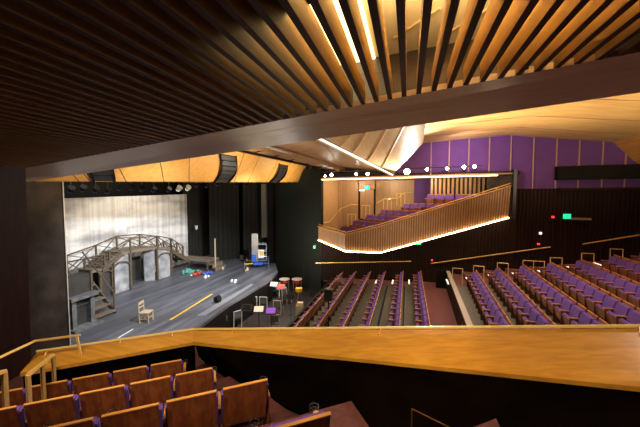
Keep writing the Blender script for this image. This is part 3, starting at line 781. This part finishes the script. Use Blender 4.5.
for i, (px, py) in enumerate(((196, 185), (206, 186), (217, 184), (236, 185), (246, 185), (256, 185))):
    stage_lamp(onx(px, py, -10.8), M['black'], .8, 'small blue-lit lamp under the header over the black drapes, %s from left' % ordinal(i), 'lamps under the header over the black drapes', M['bluelens'])

# ---- bridge set
XF, XB = -14.4, -15.5
brg = empty('stage_bridge', (0, 0, 0), 0, 'arched timber footbridge set piece with cross-braced railings across the stage', 'bridge')
def yz(px, py, X=XF): p = onx(px, py, X); return p.y, p.z
# deck profile (front edge) from picture: (px,py)
prof = [yz(60, 278), yz(102, 268), yz(109, 264), yz(121, 251.5), yz(158, 246.5), yz(171, 248.5)]
prof2 = [yz(171, 249), yz(190, 262), yz(219, 262)]
def deckseg(a, b, mat=M['setdeck']):
    MB().slab([(XF, a[0], a[1]), (XF, b[0], b[1]), (XB, b[0], b[1]), (XB, a[0], a[1])], [(XF, a[0], a[1] - .14), (XF, b[0], b[1] - .14), (XB, b[0], b[1] - .14), (XB, a[0], a[1] - .14)]).build('deck', mat, brg)
deckseg(prof[0], prof[1]); deckseg(prof[3], prof[4]); deckseg(prof[4], prof[5])
def stairs(a, b, n):
    for i in range(n):
        u0 = i / n; u1 = (i + 1) / n; y0 = a[0] + (b[0] - a[0]) * u0; y1 = a[0] + (b[0] - a[0]) * u1
        z = max(a[1] + (b[1] - a[1]) * u0, a[1] + (b[1] - a[1]) * u1)
        MB().box(((XF + XB) / 2, (y0 + y1) / 2, z - .03), (XB - XF, y1 - y0 + .04, .06)).build('step', M['setdeck'], brg)
        
    for X in (XF, XB): MB().plate([(X, a[0], a[1] - .02), (X, b[0], b[1] - .02), (X, b[0], b[1] - .28), (X, a[0], a[1] - .28)], (.05, 0, 0)).build('stringer', M['setwood'], brg)
stairs(prof[1], prof[3], 7)
pd = yz(190, 259.5); ZPL = pd[1]; stairs(prof[5], (pd[0], ZPL), 7)
# platform at foot
pe = onx(215.5, 257.5, -13.2); py0, py1 = pd[0] - .1, pe.y
MB().box(((-12.9 + XB) / 2, (py0 + py1) / 2, ZPL - .04), (-12.9 - XB, py1 - py0, .08)).build('platform', M['setdeck'], brg)
MB().box((-12.96, (py0 + py1) / 2, ZPL - .2), (.06, py1 - py0, .25)).build('platform_edge', M['setwood'], brg)
for k in (0, 1, 2): MB().box((-13.0, py0 + .08 + k * (py1 - py0 - .16) / 2, (ZPL + Z_ST) / 2), (.1, .1, ZPL - Z_ST - .1)).build('post', M['setwood'], brg)
for k in range(2):
    zz = ZPL - (ZPL - Z_ST) * (k + 1) / 3
    MB().box((-12.85 + .22 * (k + 1) - .1, py1 - .6, zz - .03), (.3, 1.15, .06)).build('step', M['setdeck'], brg)
    MB().box((-12.85 + .22 * (k + 1) + .03, py1 - .6, zz - .13), (.03, 1.15, .2)).build('step', M['setdeck'], brg)
# railings: posts, top rail, cross braces
def railing(X, pts, h):
    pr = [(V((X, y, z)), V((X, y, z + h))) for y, z in pts]
    MB().tube([b for a, b in pr], .035, 6).build('handrail', M['setwood'], brg)
    for a, b in pr: MB().bar(a - V((0, 0, .15)), b, .075).build('post', M['setwood'], brg)
    for (a, b), (c, d) in zip(pr, pr[1:]):
        m = MB(); m.bar(a, d, .035); m.bar(b + V((.03, 0, 0)), c + V((.03, 0, 0)), .035); m.build('cross_brace', M['setwood'], brg)
def interp(t, P):
    for (a, b) in zip(P, P[1:]):
        if a[0] <= t <= b[0]: return (t, a[1] + (b[1] - a[1]) * (t - a[0]) / (b[0] - a[0]))
    return (t, P[-1][1])
def P_at(pxs): return [interp(yz(px, 250)[0], prof) for px in pxs]
railing(XF, P_at([66, 84, 104]), .62)
railing(XF, P_at([109, 130.5, 157.5, 171]), .64)
railing(XB, [(yz(q, 250, XB)[0], interp(yz(q, 250, XB)[0], prof)[1]) for q in (66, 96, 117, 140, 158)], .72)
dpr = [prof[5], (pd[0], ZPL)]
railing(XB, [interp(prof[5][0] + (pd[0] - prof[5][0]) * u, dpr) for u in (0, .33, .66, .98)], .72)
railing(XF, [interp(prof[5][0] + (pd[0] - prof[5][0]) * u, dpr) for u in (0, .3, .62)], .64)
# posts to floor, arch panels
def arch_panel(px0, px1, arch=True, X=XF, mat=M['setstone'], zt=None):
    y0 = yz(px0, 270)[0]; y1 = yz(px1, 270)[0]
    zt0 = interp(y0, prof)[1] - .16; zt1 = interp(y1, prof)[1] - .16
    MB().plate([(X - .06, y0, Z_ST), (X - .06, y1, Z_ST), (X - .06, y1, zt1), (X - .06, y0, zt0)], (-.06, 0, 0)).build('stone_panel', mat, brg)
    m = MB()
    for y, z in ((y0, zt0), (y1, zt1)): m.bar((X, y, Z_ST), (X, y, z), .1)
    if arch:
        pts = []; r0 = (y1 - y0) / 2
        for k in range(9):
            q = PI * k / 8; pts.append((X + .01, (y0 + y1) / 2 - math.cos(q) * r0, min(zt0, zt1) - r0 * .7 + math.sin(q) * r0 * .65))
        for a, b in zip(pts, pts[1:]): m.bar(a, b, .07)
    m.build('arch_frame', M['setwood'], brg)
arch_panel(113, 130.5); arch_panel(157.5, 171.5); arch_panel(100, 112, True, XF, M['setdark'])
yA = onx(144.5, 270, XF - .55).y; yB = yz(156.5, 270)[0]
MB().plate([(XF - .55, yA, Z_ST), (XF - .12, yB, Z_ST), (XF - .12, yB, -3.15), (XF - .55, yA, -3.15)], (-.06, 0, 0)).build('stone_panel', M['setstone'], brg)
MB().plate([(XB - .15, yz(112, 270)[0], Z_ST), (XB - .15, yA + .4, Z_ST), (XB - .15, yA + .4, -3.6), (XB - .15, yz(112, 270)[0], -3.6)], (-.06, 0, 0)).build('back_panel', M['setdark'], brg)
# small things by the platform
tp_ = onz(215.5, 270.5, Z_ST)
m = MB().bar((tp_.x, tp_.y, Z_ST), (tp_.x, tp_.y, Z_ST + 2.2), .07); tag(m.build('set_post', M['chairwood']), 'thin upright timber post at the right of the bridge steps', 'post')
tp2 = onx(197, 258, -15.6)
t = empty('lamp_post', (tp2.x, tp2.y, Z_ST), 0, 'slim dark lamp post with a small pale lantern behind the bridge foot', 'lamp post')
MB().tube([(0, 0, 0), (0, 0, 2.55)], .04).build('pole', M['darkmetal'], t); MB().cone((0, 0, 2.5), (0, 0, 2.8), .07, .12).build('lantern', M['white'], t)

# ---- fireplace flat at the left
fp0 = onz(70, 332, Z_ST); fp1 = onz(94, 322, Z_ST)
fpl = empty('fireplace', (fp0.x, fp0.y, Z_ST), head(0, 1) + math.atan2((fp1 - fp0).y, (fp1 - fp0).x), 'grey painted fireplace set piece beside the proscenium at far left', 'fireplace')
W_ = (fp1 - fp0).length
MB().box((W_ / 2, .35, 1.0), (W_, .5, 2.0)).build('chimney_breast', M['setdark'], fpl)
for x_ in (.1, W_ - .12): MB().box((x_, .0, .55), (.16, .25, 1.1)).build('jamb', M['setgrey'], fpl)
MB().box((W_ / 2, -.03, 1.2), (W_ + .15, .4, .13)).build('mantel', M['setgrey'], fpl)
MB().box((W_ / 2, .08, .9), (W_ * .75, .1, .16)).build('lintel', M['setdark'], fpl)
MB().box((W_ / 2, -.12, .04), (W_ + .2, .5, .08)).build('hearth', M['setgrey'], fpl)
MB().box((W_ + .02, .35, 1.05), (.08, .6, 2.1)).build('edge_board', M['setwood'], fpl)
# steps beyond fireplace
s0 = onz(101, 318, Z_ST)
stp = empty('timber_steps', (s0.x - .05, s0.y + .1, Z_ST), 0, 'short flight of timber steps behind the fireplace leading to the bridge', 'steps')
for k in range(7):
    MB().box((-.28 * k, .0 , .12 + .26 * k), (.32, .95, .06)).build('tread', M['setdeck'], stp)
for s in (-.5, .5): MB().bar((.1, s, 0), (-.28 * 6, s, .26 * 6 + .1), .06, .2).build('stringer', M['setwood'], stp)
for s in (-.5, .5): MB().tube([(.05, s, 0), (.05, s, .9), (-.28 * 6, s, .26 * 6 + 1.0)], .035, 6).build('handrail', M['setwood'], stp)

# ---- chair on stage
def wooden_chair(p, rz, label):
    t = empty('wooden_chair', p, rz, label, 'chair'); w = .21
    MB().box((0, 0, .45), (.44, .44, .035)).build('seat', M['chairwood'], t, .008)
    for x in (-w + .02, w - .02):
        MB().bar((x, .19, 0), (x, .19, .44), .035).build('leg', M['chairwood'], t); MB().bar((x, -.19, 0), (x, -.22, .92), .035).build('leg', M['chairwood'], t)
    MB().box((0, -.22, .86), (.4, .025, .12)).build('back_rail', M['chairwood'], t); MB().box((0, -.21, .68), (.4, .025, .05)).build('back_rail', M['chairwood'], t)
    s = MB()
    for y in (-.19, .19): s.bar((-w, y, .22), (w, y, .22), .02)
    for x in (-w + .02, w - .02): s.bar((x, -.19, .18), (x, .19, .18), .02)
    s.build('stretcher', M['chairwood'], t); t.scale = (.9,) * 3; return t
pc = onz(146.5, 321.5, Z_ST); pc.z = Z_ST
wc = wooden_chair(pc, head(.95, .3), 'small pale wooden chair standing alone on the grey stage floor')
# floor markings
for a, b, mat, l in (((170, 320), (212, 294), M['yellow'], 'long yellow tape line on the stage floor'), ((118, 338), (133, 329), M['white'], 'short white tape mark on the stage floor near the ledge')):
    A, B = onz(*a, Z_ST + .006), onz(*b, Z_ST + .006); tag(MB().bar(A, B, .05 if mat is M['white'] else .09, .01).build('floor_tape', mat), l, 'tape')
# ---- personnel lift
lp = onz(258, 266.5, Z_ST)
lf = empty('mast_lift', (lp.x, lp.y, Z_ST), .5, 'blue and grey aerial mast lift with outriggers at the stage right edge', 'lift')
MB().box((0, 0, .35), (.8, 1.2, .22)).build('base', M['steel'], lf, .03)
MB().box((-.25, -.1, 1.75), (.55, .45, 2.5)).build('mast', M['metal'], lf, .02)
MB().box((-.5, -.15, 1.65), (.12, .22, .9)).build('motor_housing', M['steel'], lf, .03)
MB().box((-.35, -.2, .85), (.4, .4, .6)).build('control_box', M['steel'], lf, .03)
cg = MB()
for z in (.95, 1.45, 2.05):
    cg.tube([(0, -.4, z), (.75, -.4, z), (.75, .35, z), (0, .35, z)], .025, 6)
for x, y in ((0, -.4), (.75, -.4), (.75, .35), (0, .35)): cg.tube([(x, y, .6), (x, y, 2.05)], .025, 6)
cg.build('cage', M['metal'], lf)
MB().box((.37, 0, .62), (.8, .8, .05)).build('platform', M['metal'], lf)
MB().box((.25, -.35, 1.2), (.55, .05, .75)).build('gate_panel', M['white'], lf)
MB().box((.32, -.385, 1.25), (.34, .03, .38)).build('sign', M['yellow'], lf)
for dx, dy in ((-1.15, -.8), (.9, -.95), (1.0, .9), (-1.0, .9)):
    l = MB().bar((dx * .2, dy * .3, .35), (dx, dy, .45), .09).build('outrigger', M['steel'] if dx > 0 else M['yellow'], lf); MB().tube([(dx, dy, 0), (dx, dy, .7)], .03).build('jack', M['metal'], l)
lf.scale = (.8,) * 3
# props on the stage floor
def heap(px, py, mat, label, name, s=.35, cat='prop', n=6):
    p = onz(px, py, Z_ST); m = MB(); rnd = random.Random(int(px * 7))
    for _ in range(n):
        a = V((rnd.uniform(-s, s), rnd.uniform(-s, s), .02)); b = a + V((rnd.uniform(-s, s) * .8, rnd.uniform(-s, s) * .8, rnd.uniform(.05, .22)))
        m.cone(a, b, rnd.uniform(.05, .12), rnd.uniform(.03, .08), 8)
    o = m.build(name, mat, smooth=True); o.location = (p.x, p.y, Z_ST); return tag(o, label, cat)
heap(187, 273, M['teal'], 'crumpled green cloth on the stage beneath the bridge steps', 'cloth_heap', .45, 'cloth', 12)
heap(197, 275, M['red'], 'small red prop between the green cloth and the blue one', 'cloth_heap', .22, 'cloth', 7)
heap(208, 274, M['bluecloth'], 'blue prop lying on the stage in front of the steps', 'cloth_heap', .24, 'cloth', 6)
heap(206, 278, M['white'], 'small white scraps beside the blue prop on the stage', 'scrap', .15, 'prop', 4)
heap(191, 276, M['white'], 'little white cup-like prop near the green cloth', 'scrap', .07, 'prop', 2)
heap(233, 283, M['white'], 'white paper scrap lying mid-stage near its front edge', 'scrap', .16, 'prop', 3)
heap(246, 271, M['chairwood'], 'tan scrap on the stage floor below the lift', 'scrap', .14, 'prop', 3)
heap(222, 269, M['chairwood'], 'tan scrap at the foot of the thin timber post', 'scrap', .12, 'prop', 3)
# monitor / footlight on the stage edge
p = onz(223, 303, Z_ST); fl = empty('foot_light', (p.x - .3, p.y, -5.6), 0, 'round black stage light perched at the stage front edge', 'stage light')
MB().cone((-.12, 0, .72), (.1, 0, .8), .13, .17).build('housing', M['black'], fl); MB().tube([(0, 0, .58), (0, 0, .74)], .05).build('stand', M['black'], fl)
S(MB().plate([onz(205, 316, Z_ST + .004), onz(254, 284.5, Z_ST + .004), onz(250.5, 284, Z_ST + .004), onz(196, 316, Z_ST + .004)], (0, 0, .012)).build('trim_17', plain('stage_edge_grey', (.2, .205, .23), .5)))

# ================================================================ ORCHESTRA PIT
ZP = -6.3
def orch_chair_proto():
    t = empty('orchestra_chair', (0, 0, 0)); w = .23
    MB().box((0, 0, .46), (.46, .44, .05)).build('seat', M['darkmetal'], t, .012)
    MB().box((0, -.22, .72), (.40, .03, .34)).build('backrest', plain('chair_fabric', (.10, .11, .11), .8), t, .01)
    MB().tube([(-.23, -.2, 0), (-.23, -.24, .95), (.23, -.24, .95), (.23, -.2, 0)], .022, 6).build('back_frame', M['chairframe'], t)
    for x in (-w, w): MB().tube([(x, .2, 0), (x, .2, .45)], .018, 6).build('leg', M['chairframe'], t)
    return t
oc = orch_chair_proto()
SCH = .9
oc.scale = (SCH,) * 3
chairs = [(253, 311, 30, 'left one of the middle three'), (264.5, 311, 10, 'centre one of the middle three'), (278.5, 315, 5, 'right one of the middle three'), (276, 297, 200, 'behind the middle three, nearest the kettledrums'), (287, 303, 250, 'in profile at the right of the group'), (236, 327, 60, 'large, just right of the foot light'), (221, 333, 50, 'second from the left by the ledge'), (207, 336, 50, 'leftmost, half hidden by the ledge'), (275, 331, 20, 'low beside the purple-lit music stand')]
first = True
for px, py, a, l in chairs:
    p = onz(px, py, ZP); lab = 'grey metal-framed orchestra chair in the pit, %s' % l
    if first: oc.location = (p.x, p.y, ZP); oc.rotation_euler = (0, 0, math.radians(a)); tag(oc, lab, 'chair', 'orchestra pit chairs'); first = False
    else: copy_thing(oc, (p.x, p.y, ZP), math.radians(a), lab)
def timp(px, py, label):
    p = onz(px, py, ZP); t = empty('kettledrum', (p.x, p.y, ZP), 0, label, 'drum', 'copper kettledrums in the pit')
    m = MB(); prev = None
    for k in range(5):
        a0 = PI / 2 * k / 5; a1 = PI / 2 * (k + 1) / 5
        m.cone((0, 0, .8 - .42 * math.cos(a0)), (0, 0, .8 - .42 * math.cos(a1)), .02 + .33 * math.sin(a0), .02 + .33 * math.sin(a1), 20)
    m.build('bowl', M['copper'], t, smooth=True); MB().cone((0, 0, .8), (0, 0, .83), .35, .35, 24).build('drum_head', M['skin_drum'], t)
    for k in range(3): q = 2 * PI * k / 3; MB().tube([(.33 * math.cos(q), .33 * math.sin(q), .7), (.26 * math.cos(q), .26 * math.sin(q), 0)], .025, 6).build('leg', M['metal'], t)
timp(284.5, 291, 'left of the two copper kettledrums beyond the pit chairs'); timp(297, 291, 'right of the two copper kettledrums beyond the pit chairs')
def mstand(px, py, mat, label, rz=.3):
    p = onz(px, py, ZP); t = empty('music_stand', (p.x, p.y, ZP), rz, label, 'music stand')
    MB().tube([(0, 0, 0), (0, 0, 1.05)], .015, 6).build('pole', M['darkmetal'], t)
    for k in range(3): q = 2 * PI * k / 3; MB().tube([(0, 0, .2), (.25 * math.cos(q), .25 * math.sin(q), .0)], .012, 5).build('leg', M['darkmetal'], t)
    rot = Matrix.Rotation(math.radians(-50), 3, 'X')
    d = MB().box((0, 0, 1.12), (.5, .02, .36), rot).build('desk', M['darkmetal'], t)
    MB().box((0, -.012, 1.14), (.42, .012, .28), rot).build('sheet_music', mat, d)
mstand(259, 333, M['page'], 'music stand with brightly lit white sheets in the pit'); mstand(271, 335, M['pagepurple'], 'music stand with a purple glowing sheet in the pit')
mstand(247, 331, M['black'], 'dark music stand left of the brightly lit one'); mstand(291, 318, M['black'], 'dark music stand right of the three middle chairs', .8)
mstand(281, 306, M['red'], 'music stand holding a small red folder near the kettledrums', .5)
mstand(274, 303, M['page'], 'music stand with pale sheets left of the kettledrums', .1)
# cymbal stand and side tables
p = onz(299, 305, ZP); t = empty('drum_stand', (p.x, p.y, ZP), 0, 'gold-rimmed small drum on a stand in front of the kettledrums', 'drum')
MB().cone((0, 0, .8), (0, 0, 1.0), .2, .2, 16).build('drum', M['yellow'], t)
for k in range(3): q = 2 * PI * k / 3 + .4; MB().tube([(0, 0, .8), (.3 * math.cos(q), .3 * math.sin(q), 0)], .02, 6).build('leg', M['metal'], t)
p = onz(300, 320, ZP); t = empty('equipment_case', (p.x, p.y, ZP), .2, 'pale equipment box with a tan top by the pit wall', 'box')
MB().box((0, 0, .4), (.38, .36, .8)).build('case', plain('box_cream', (.4, .37, .27), .6), t, .02); MB().box((.02, 0, .86), (.3, .26, .12)).build('folded_cloth', M['chairwood'], t)
# slim tall stands in the pit's rear
for px, py, h_, l in ((304, 292, 2.0, 'tall thin microphone stand right of the kettledrums'), (269, 312, 1.3, 'slim microphone stand by the equipment box'), (311, 296, 1.9, 'tall dark stand against the pit wall near the far wall')):
    p = onz(px, py, ZP); t = empty('microphone_stand', (p.x, p.y, ZP), 0, l, 'stand')
    MB().tube([(0, 0, 0), (0, 0, h_)], .02, 6).build('pole', M['darkmetal'], t); MB().cone((0, 0, 0), (0, 0, .05), .2, .18).build('base', M['darkmetal'], t)
# speaker on pole in the lower stalls
p = onz(328.5, 330, -5.15); t = empty('speaker_stand', (p.x, p.y, -5.25), 0, 'black boxy monitor on a pole among the front stall rows', 'stand')
MB().tube([(0, 0, 0), (0, 0, 1.3)], .025, 8).build('pole', M['black'], t); MB().box((0, 0, 1.5), (.3, .25, .42)).build('monitor_box', M['darkmetal'], t, .015)
MB().bar((-.14, -.1, 1.73), (.14, -.1, 1.73), .03).build('handle', M['metal'], t)
MB().cone((0, 0, 0), (0, 0, .04), .2, .2).build('base', M['black'], t)

# ================================================================ AISLE DETAILS
# brass handrails on the far wall
for (a, b, l) in (((316, 263.2), (411, 261.3), 'level brass handrail on the dark far wall behind the lower stalls'), ((431, 263.5), (550, 247), 'rising brass handrail on the dark wall beyond the raised seats'), ((583, 244), (648, 233.5), 'rising brass handrail at the far right of the dark wall')):
    A = ony(*a, 18.2); B = ony(*b, 17.2)
    for _ in range(4): A = ony(*a, wy(A.x) - .16); B = ony(*b, wy(B.x) - .16)
    t = empty('wall_handrail', (0, 0, 0), 0, l, 'handrail', None)
    MB().tube([A, B], .03).build('rail', M['brass'], t)
    n = 4
    for k in range(n): q = lerp(A, B, (k + .5) / n); MB().tube([q, q + V((0, .15, -.04))], .012, 6).build('bracket', M['brass'], t)
# hoop guards at row ends
def hoop(p, w_, h_, d, label, dbl=False):
    t = empty('hoop_guard', p, 0, label, 'guard rail', 'brass hoop guards at the row ends'); d = V(d)
    m = MB().tube([(0, 0, 0), (0, 0, h_), tuple(d * w_ + V((0, 0, h_))), tuple(d * w_)], .018, 6)
    m.build('hoop', M['brass'], t)
    if dbl: MB().tube([tuple(d * w_ * .5), tuple(d * w_ * .5 + V((0, 0, h_)))], .015, 6).build('post', M['brass'], t)
for i, p in enumerate(FARE[:7]):
    zf = ZT[i] - .86
    hoop((p.x - .75, p.y + .30, zf + .002), .45 if i != 3 else .85, .80, (1, 0, 0), 'brass hoop guard at the far end of the %s row of raised seats' % rn2[i], i == 3)
# step nosings glowing in the far aisle
k = 0
for i, (x, z) in enumerate(ROWS1):
    t = MB().plate([(x - .35, 17.25, z + .02), (x - .28, 17.25, z + .02), (x - .28, 18.1, z + .02), (x - .35, 18.1, z + .02)], (0, 0, .02)).build('step_light', M['nosing'])
    tag(t, 'glowing step edge in the far aisle by the %s row of the lower stalls' % rownames[i], 'step light', 'lit step edges beside the lower stalls')
for i, p in enumerate(FARE[:7]):
    zf = ZT[i] - .86; x0 = p.x - .96
    t = MB().plate([(x0, p.y + .2, zf + .01), (x0 + .07, p.y + .2, zf + .01), (x0 + .07, p.y + 1.1, zf + .01), (x0, p.y + 1.1, zf + .01)], (0, 0, .02)).build('step_light', M['nosing'])
    tag(t, 'glowing step edge in the far aisle by the %s row of raised seats' % rn2[i], 'step light', 'lit step edges beside the raised seats')
# handrails inside far balcony
def brail(pts, label):
    t = empty('box_handrail', (0, 0, 0), 0, label, 'handrail')
    MB().tube(pts, .025, 6).build('rail', M['brass'], t)
Yb = BW - .15
brail([ony(322, 223, 19.6), ony(329, 222, 20.0), ony(340, 209, 21.3), ony(351, 204.5, Yb), ony(358, 204.5, Yb)], 'brass handrail climbing the left wall inside the far balcony')
brail([ony(377, 203, Yb), ony(385, 198.5, Yb), ony(397, 198.5, Yb), ony(405, 192.5, Yb), ony(412, 192.5, Yb)], 'brass handrail stepping up right of the far balcony door')
for i, (px, py, Y_) in enumerate(((351, 222, 19.0), (365, 213, 19.6), (386.5, 207, 20.0), (400, 201, 20.2))):
    p = ony(px, py, Y_); hoop((p.x - .2, p.y, p.z - .3), .5, .8, (1, 0, 0), 'small brass hoop in the far balcony aisle, %s from the left' % ordinal(i), True)
# steps in far balcony aisle left
for i in range(6):
    p = ony(337 + i * 3.5, 226 - i * 2.1, 18.6 + .25 * i); z = p.z - .05
    S(MB().box((p.x, p.y, z - .2), (1.6, .7, .34)).build('floor', M['balcarpet'])) if False else None
# exit signs and indicator lights
def exitsign(px, py, Y_, w_, h_, label, arm=None):
    p = ony(px, py, Y_); t = empty('exit_sign', p, 0, label, 'exit sign')
    MB().box((0, 0, 0), (w_ + .05, .08, h_ + .05)).build('housing', M['darkmetal'], t)
    f = MB().box((0, -.05, 0), (w_, .02, h_)).build('green_face', M['exit'], t)
    m = MB(); s = h_
    m.cone((0.02 * s, -.065, .28 * s), (0.02 * s, -.07, .28 * s), .09 * s, .09 * s, 10); m.bar((0, -.067, .18 * s), (-.05 * s, -.067, -.08 * s), .12 * s, .02)
    m.bar((-.05 * s, -.067, -.08 * s), (.15 * s, -.067, -.25 * s), .07 * s, .02); m.bar((-.05 * s, -.067, -.08 * s), (-.25 * s, -.067, -.3 * s), .07 * s, .02)
    m.build('running_figure', M['white'], f)
    MB().bar((-w_ / 2, .02, h_ / 2 + .04), (w_ / 2 + .1, .02, h_ / 2 + .04), .03).build('bracket', M['darkmetal'], t)
exitsign(367, 187.5, 20.6, .34, .26, 'green exit sign above the far balcony door')
exitsign(418.5, 242.5, 17.0, .26, .2, 'green exit sign tucked under the lit edge of the far balcony')
exitsign(566.5, 216.3, 16.9, .30, .22, 'bright green exit sign on the dark wall above the raised seats')
exitsign(314.5, 247, 18.0, .12, .16, 'small green sign at the left end below the far balcony')
def wallbox(px, py, w_, h_, d_, mat, name, label, cat, Y_=None):
    p = ony(px, py, 17.5)
    for _ in range(4): p = ony(px, py, (Y_ or wy(p.x) - .12))
    return tag(MB().box((p.x, p.y, p.z), (w_, d_, h_)).build(name, mat), label, cat)
wallbox(579, 218.8, .85, .1, .3, M['cap'], 'wall_bracket', 'pale horizontal arm on the dark wall right of the exit sign', 'bracket')
wallbox(553, 217, .1, .1, .06, M['redled'], 'indicator_light', 'red indicator left of the green exit sign on the dark wall', 'indicator light')
wallbox(538.5, 244, .1, .08, .06, M['redled'], 'indicator_light', 'small red light on the handrail near its upper end', 'indicator light')
wallbox(432, 260.3, .09, .08, .06, M['redled'], 'indicator_light', 'small red light at the lower end of the rising handrail', 'indicator light')
wallbox(540.5, 233.2, .1, .1, .06, M['whiteled'], 'indicator_light', 'small white light on the dark wall above the rising handrail', 'indicator light')
wallbox(372.5, 186.5, .09, .08, .06, M['redled'], 'indicator_light', 'tiny red light beside the exit sign in the far balcony', 'indicator light', BW - .06)
wallbox(362, 190.3, .35, .08, .1, M['whiteled'], 'door_light', 'small white light over the far balcony door', 'light', BW - .06)

# ================================================================ LIGHT
def light(kind, name, loc, e, col, size=.3, aim=None, spot=60, blend=.6, size_y=None):
    L = bpy.data.lights.new(name, kind); L.energy = e; L.color = col
    if kind == 'AREA':
        L.size = size
        if size_y: L.shape = 'RECTANGLE'; L.size_y = size_y
    else: L.shadow_soft_size = size
    if kind == 'SPOT': L.spot_size = math.radians(spot); L.spot_blend = blend
    o = bpy.data.objects.new(name, L); C.objects.link(o); o.location = loc
    if aim is not None: o.rotation_euler = (V(aim) - V(loc)).to_track_quat('-Z', 'Y').to_euler()
    return o
WARM = (1, .79, .48); NEU = (1, .88, .74); COOL = (.85, .92, 1)
wld = bpy.data.worlds.new('world'); SC.world = wld; wld.use_nodes = True
wld.node_tree.nodes['Background'].inputs[0].default_value = (.8, .55, .6, 1); wld.node_tree.nodes['Background'].inputs[1].default_value = .05
# stage, lit from front of house by unseen added spots
light('SPOT', 'stage_fill', (-5.6, 8.2, 1.9), 3400, COOL, .15, (-12.6, 11.0, -5), 75)
light('SPOT', 'stage_fill', (-5.2, 14.2, 1.8), 3300, COOL, .15, (-12.0, 15.5, -5), 75)
light('SPOT', 'backdrop_wash', (-12.6, 14.5, 1.9), 560, NEU, .3, (-16, 14.8, -1.2), 110)
light('SPOT', 'backdrop_wash', (-12.6, 9.5, 1.9), 230, NEU, .3, (-16, 10.8, -2.5), 110)
# unseen spots added as house lights over the stalls
for x, y, z in ((-2, 10, 2.9), (1.5, 13, 2.9), (-2, 15, 2.4)):
    light('SPOT', 'stalls_fill', (x, y, z), 500, NEU, .15, (x, y, -5), 100)
for x, y, z in ((5, 12, 2.9), (8, 9, 2.4), (5, 8, 2.9)):
    light('SPOT', 'stalls_fill', (x, y, z), 340, (1, .82, .76), .15, (x - .5, y, -5), 110)
# far balcony
for p in LAMPS: light('SPOT', 'spot_beam', p + V((.02, -.1, -.03)), 60, NEU, .05, p + V((0, -3, -1.6)), 90)
light('SPOT', 'reflector_glare', LAMPS[4] + V((0, -.6, -.45)), 3500, NEU, .1, (-.8, 13, 2.5), 110)  # unseen lamp added to put glare on the reflector tip
light('SPOT', 'reflector_wash', (.2, 5.6, .95), 1500, WARM, .1, (-1.2, 13.5, 2.4), 60)  # unseen lamp added to lift the reflector underside
for x, y, e_ in ((-3.5, 19.8, 130), (-1, 19.5, 120), (1.5, 18.9, 60), (3.4, 18.6, 28)): light('POINT', 'box_fill', (x, y, .95), e_, WARM, .08)  # unseen points added to brighten the balcony room
# unseen mid-air lamps added to brighten the header
for x, y, z in ((-7.2, 8, .2), (-6.6, 12.5, .3), (-6, 17, .5)): light('SPOT', 'header_wash', (x, y, z - .6), 420, WARM, .2, (x - 2.2, y + .4, z + 1.1), 120)
# unseen lamps added as a wash on right ceiling and purple wall
light('SPOT', 'ceiling_wash', (3.5, 14.0, .6), 800, WARM, .2, (4.0, 13, 3.5), 150)
light('SPOT', 'purple_wash', (2.4, 15.6, 2.3), 220, (1, .8, .85), .15, (3.2, 18, 2.3), 120)
light('SPOT', 'ceiling_wash', (8, 9.5, .6), 900, WARM, .2, (7.5, 11, 3.2), 150)
# well lamps above the slats
light('AREA', 'well_light', (.25, 2.5, 1.66), 140, WARM, .2, (.3, 2.5, 2.2), size_y=1.4)
light('AREA', 'well_light', (.9, 2.0, 1.62), 100, WARM, .2, (.9, 2.0, 2.2), size_y=1.4)
light('POINT', 'well_light', (-.9, 2.6, 1.9), 1.5, WARM, .08)
light('POINT', 'well_light', (.7, 2.0, 1.85), 2, WARM, .08)
# unseen lamps added below the near ceiling to brighten ledge and seats
light('SPOT', 'near_fill', (-1.0, 1.6, 1.0), 430, WARM, .08, (-1.8, 4.6, -2.4), 84)
light('SPOT', 'near_fill', (1.5, 1.6, 1.0), 300, WARM, .08, (1.6, 4.2, -1.6), 84)
light('SPOT', 'near_fill', (-4.2, 2.0, .8), 420, WARM, .08, (-4.4, 4.4, -2.8), 84)
light('SPOT', 'near_fill', (-2.4, .9, .9), 200, WARM, .08, (-3.4, 2.9, -2.8), 84)
# pit, brightened by unseen added lamps
light('POINT', 'pit_fill', (-6.6, 13.0, -3.2), 160, WARM, .1)
light('POINT', 'pit_fill', (-6.6, 16.5, -3.2), 260, NEU, .1)
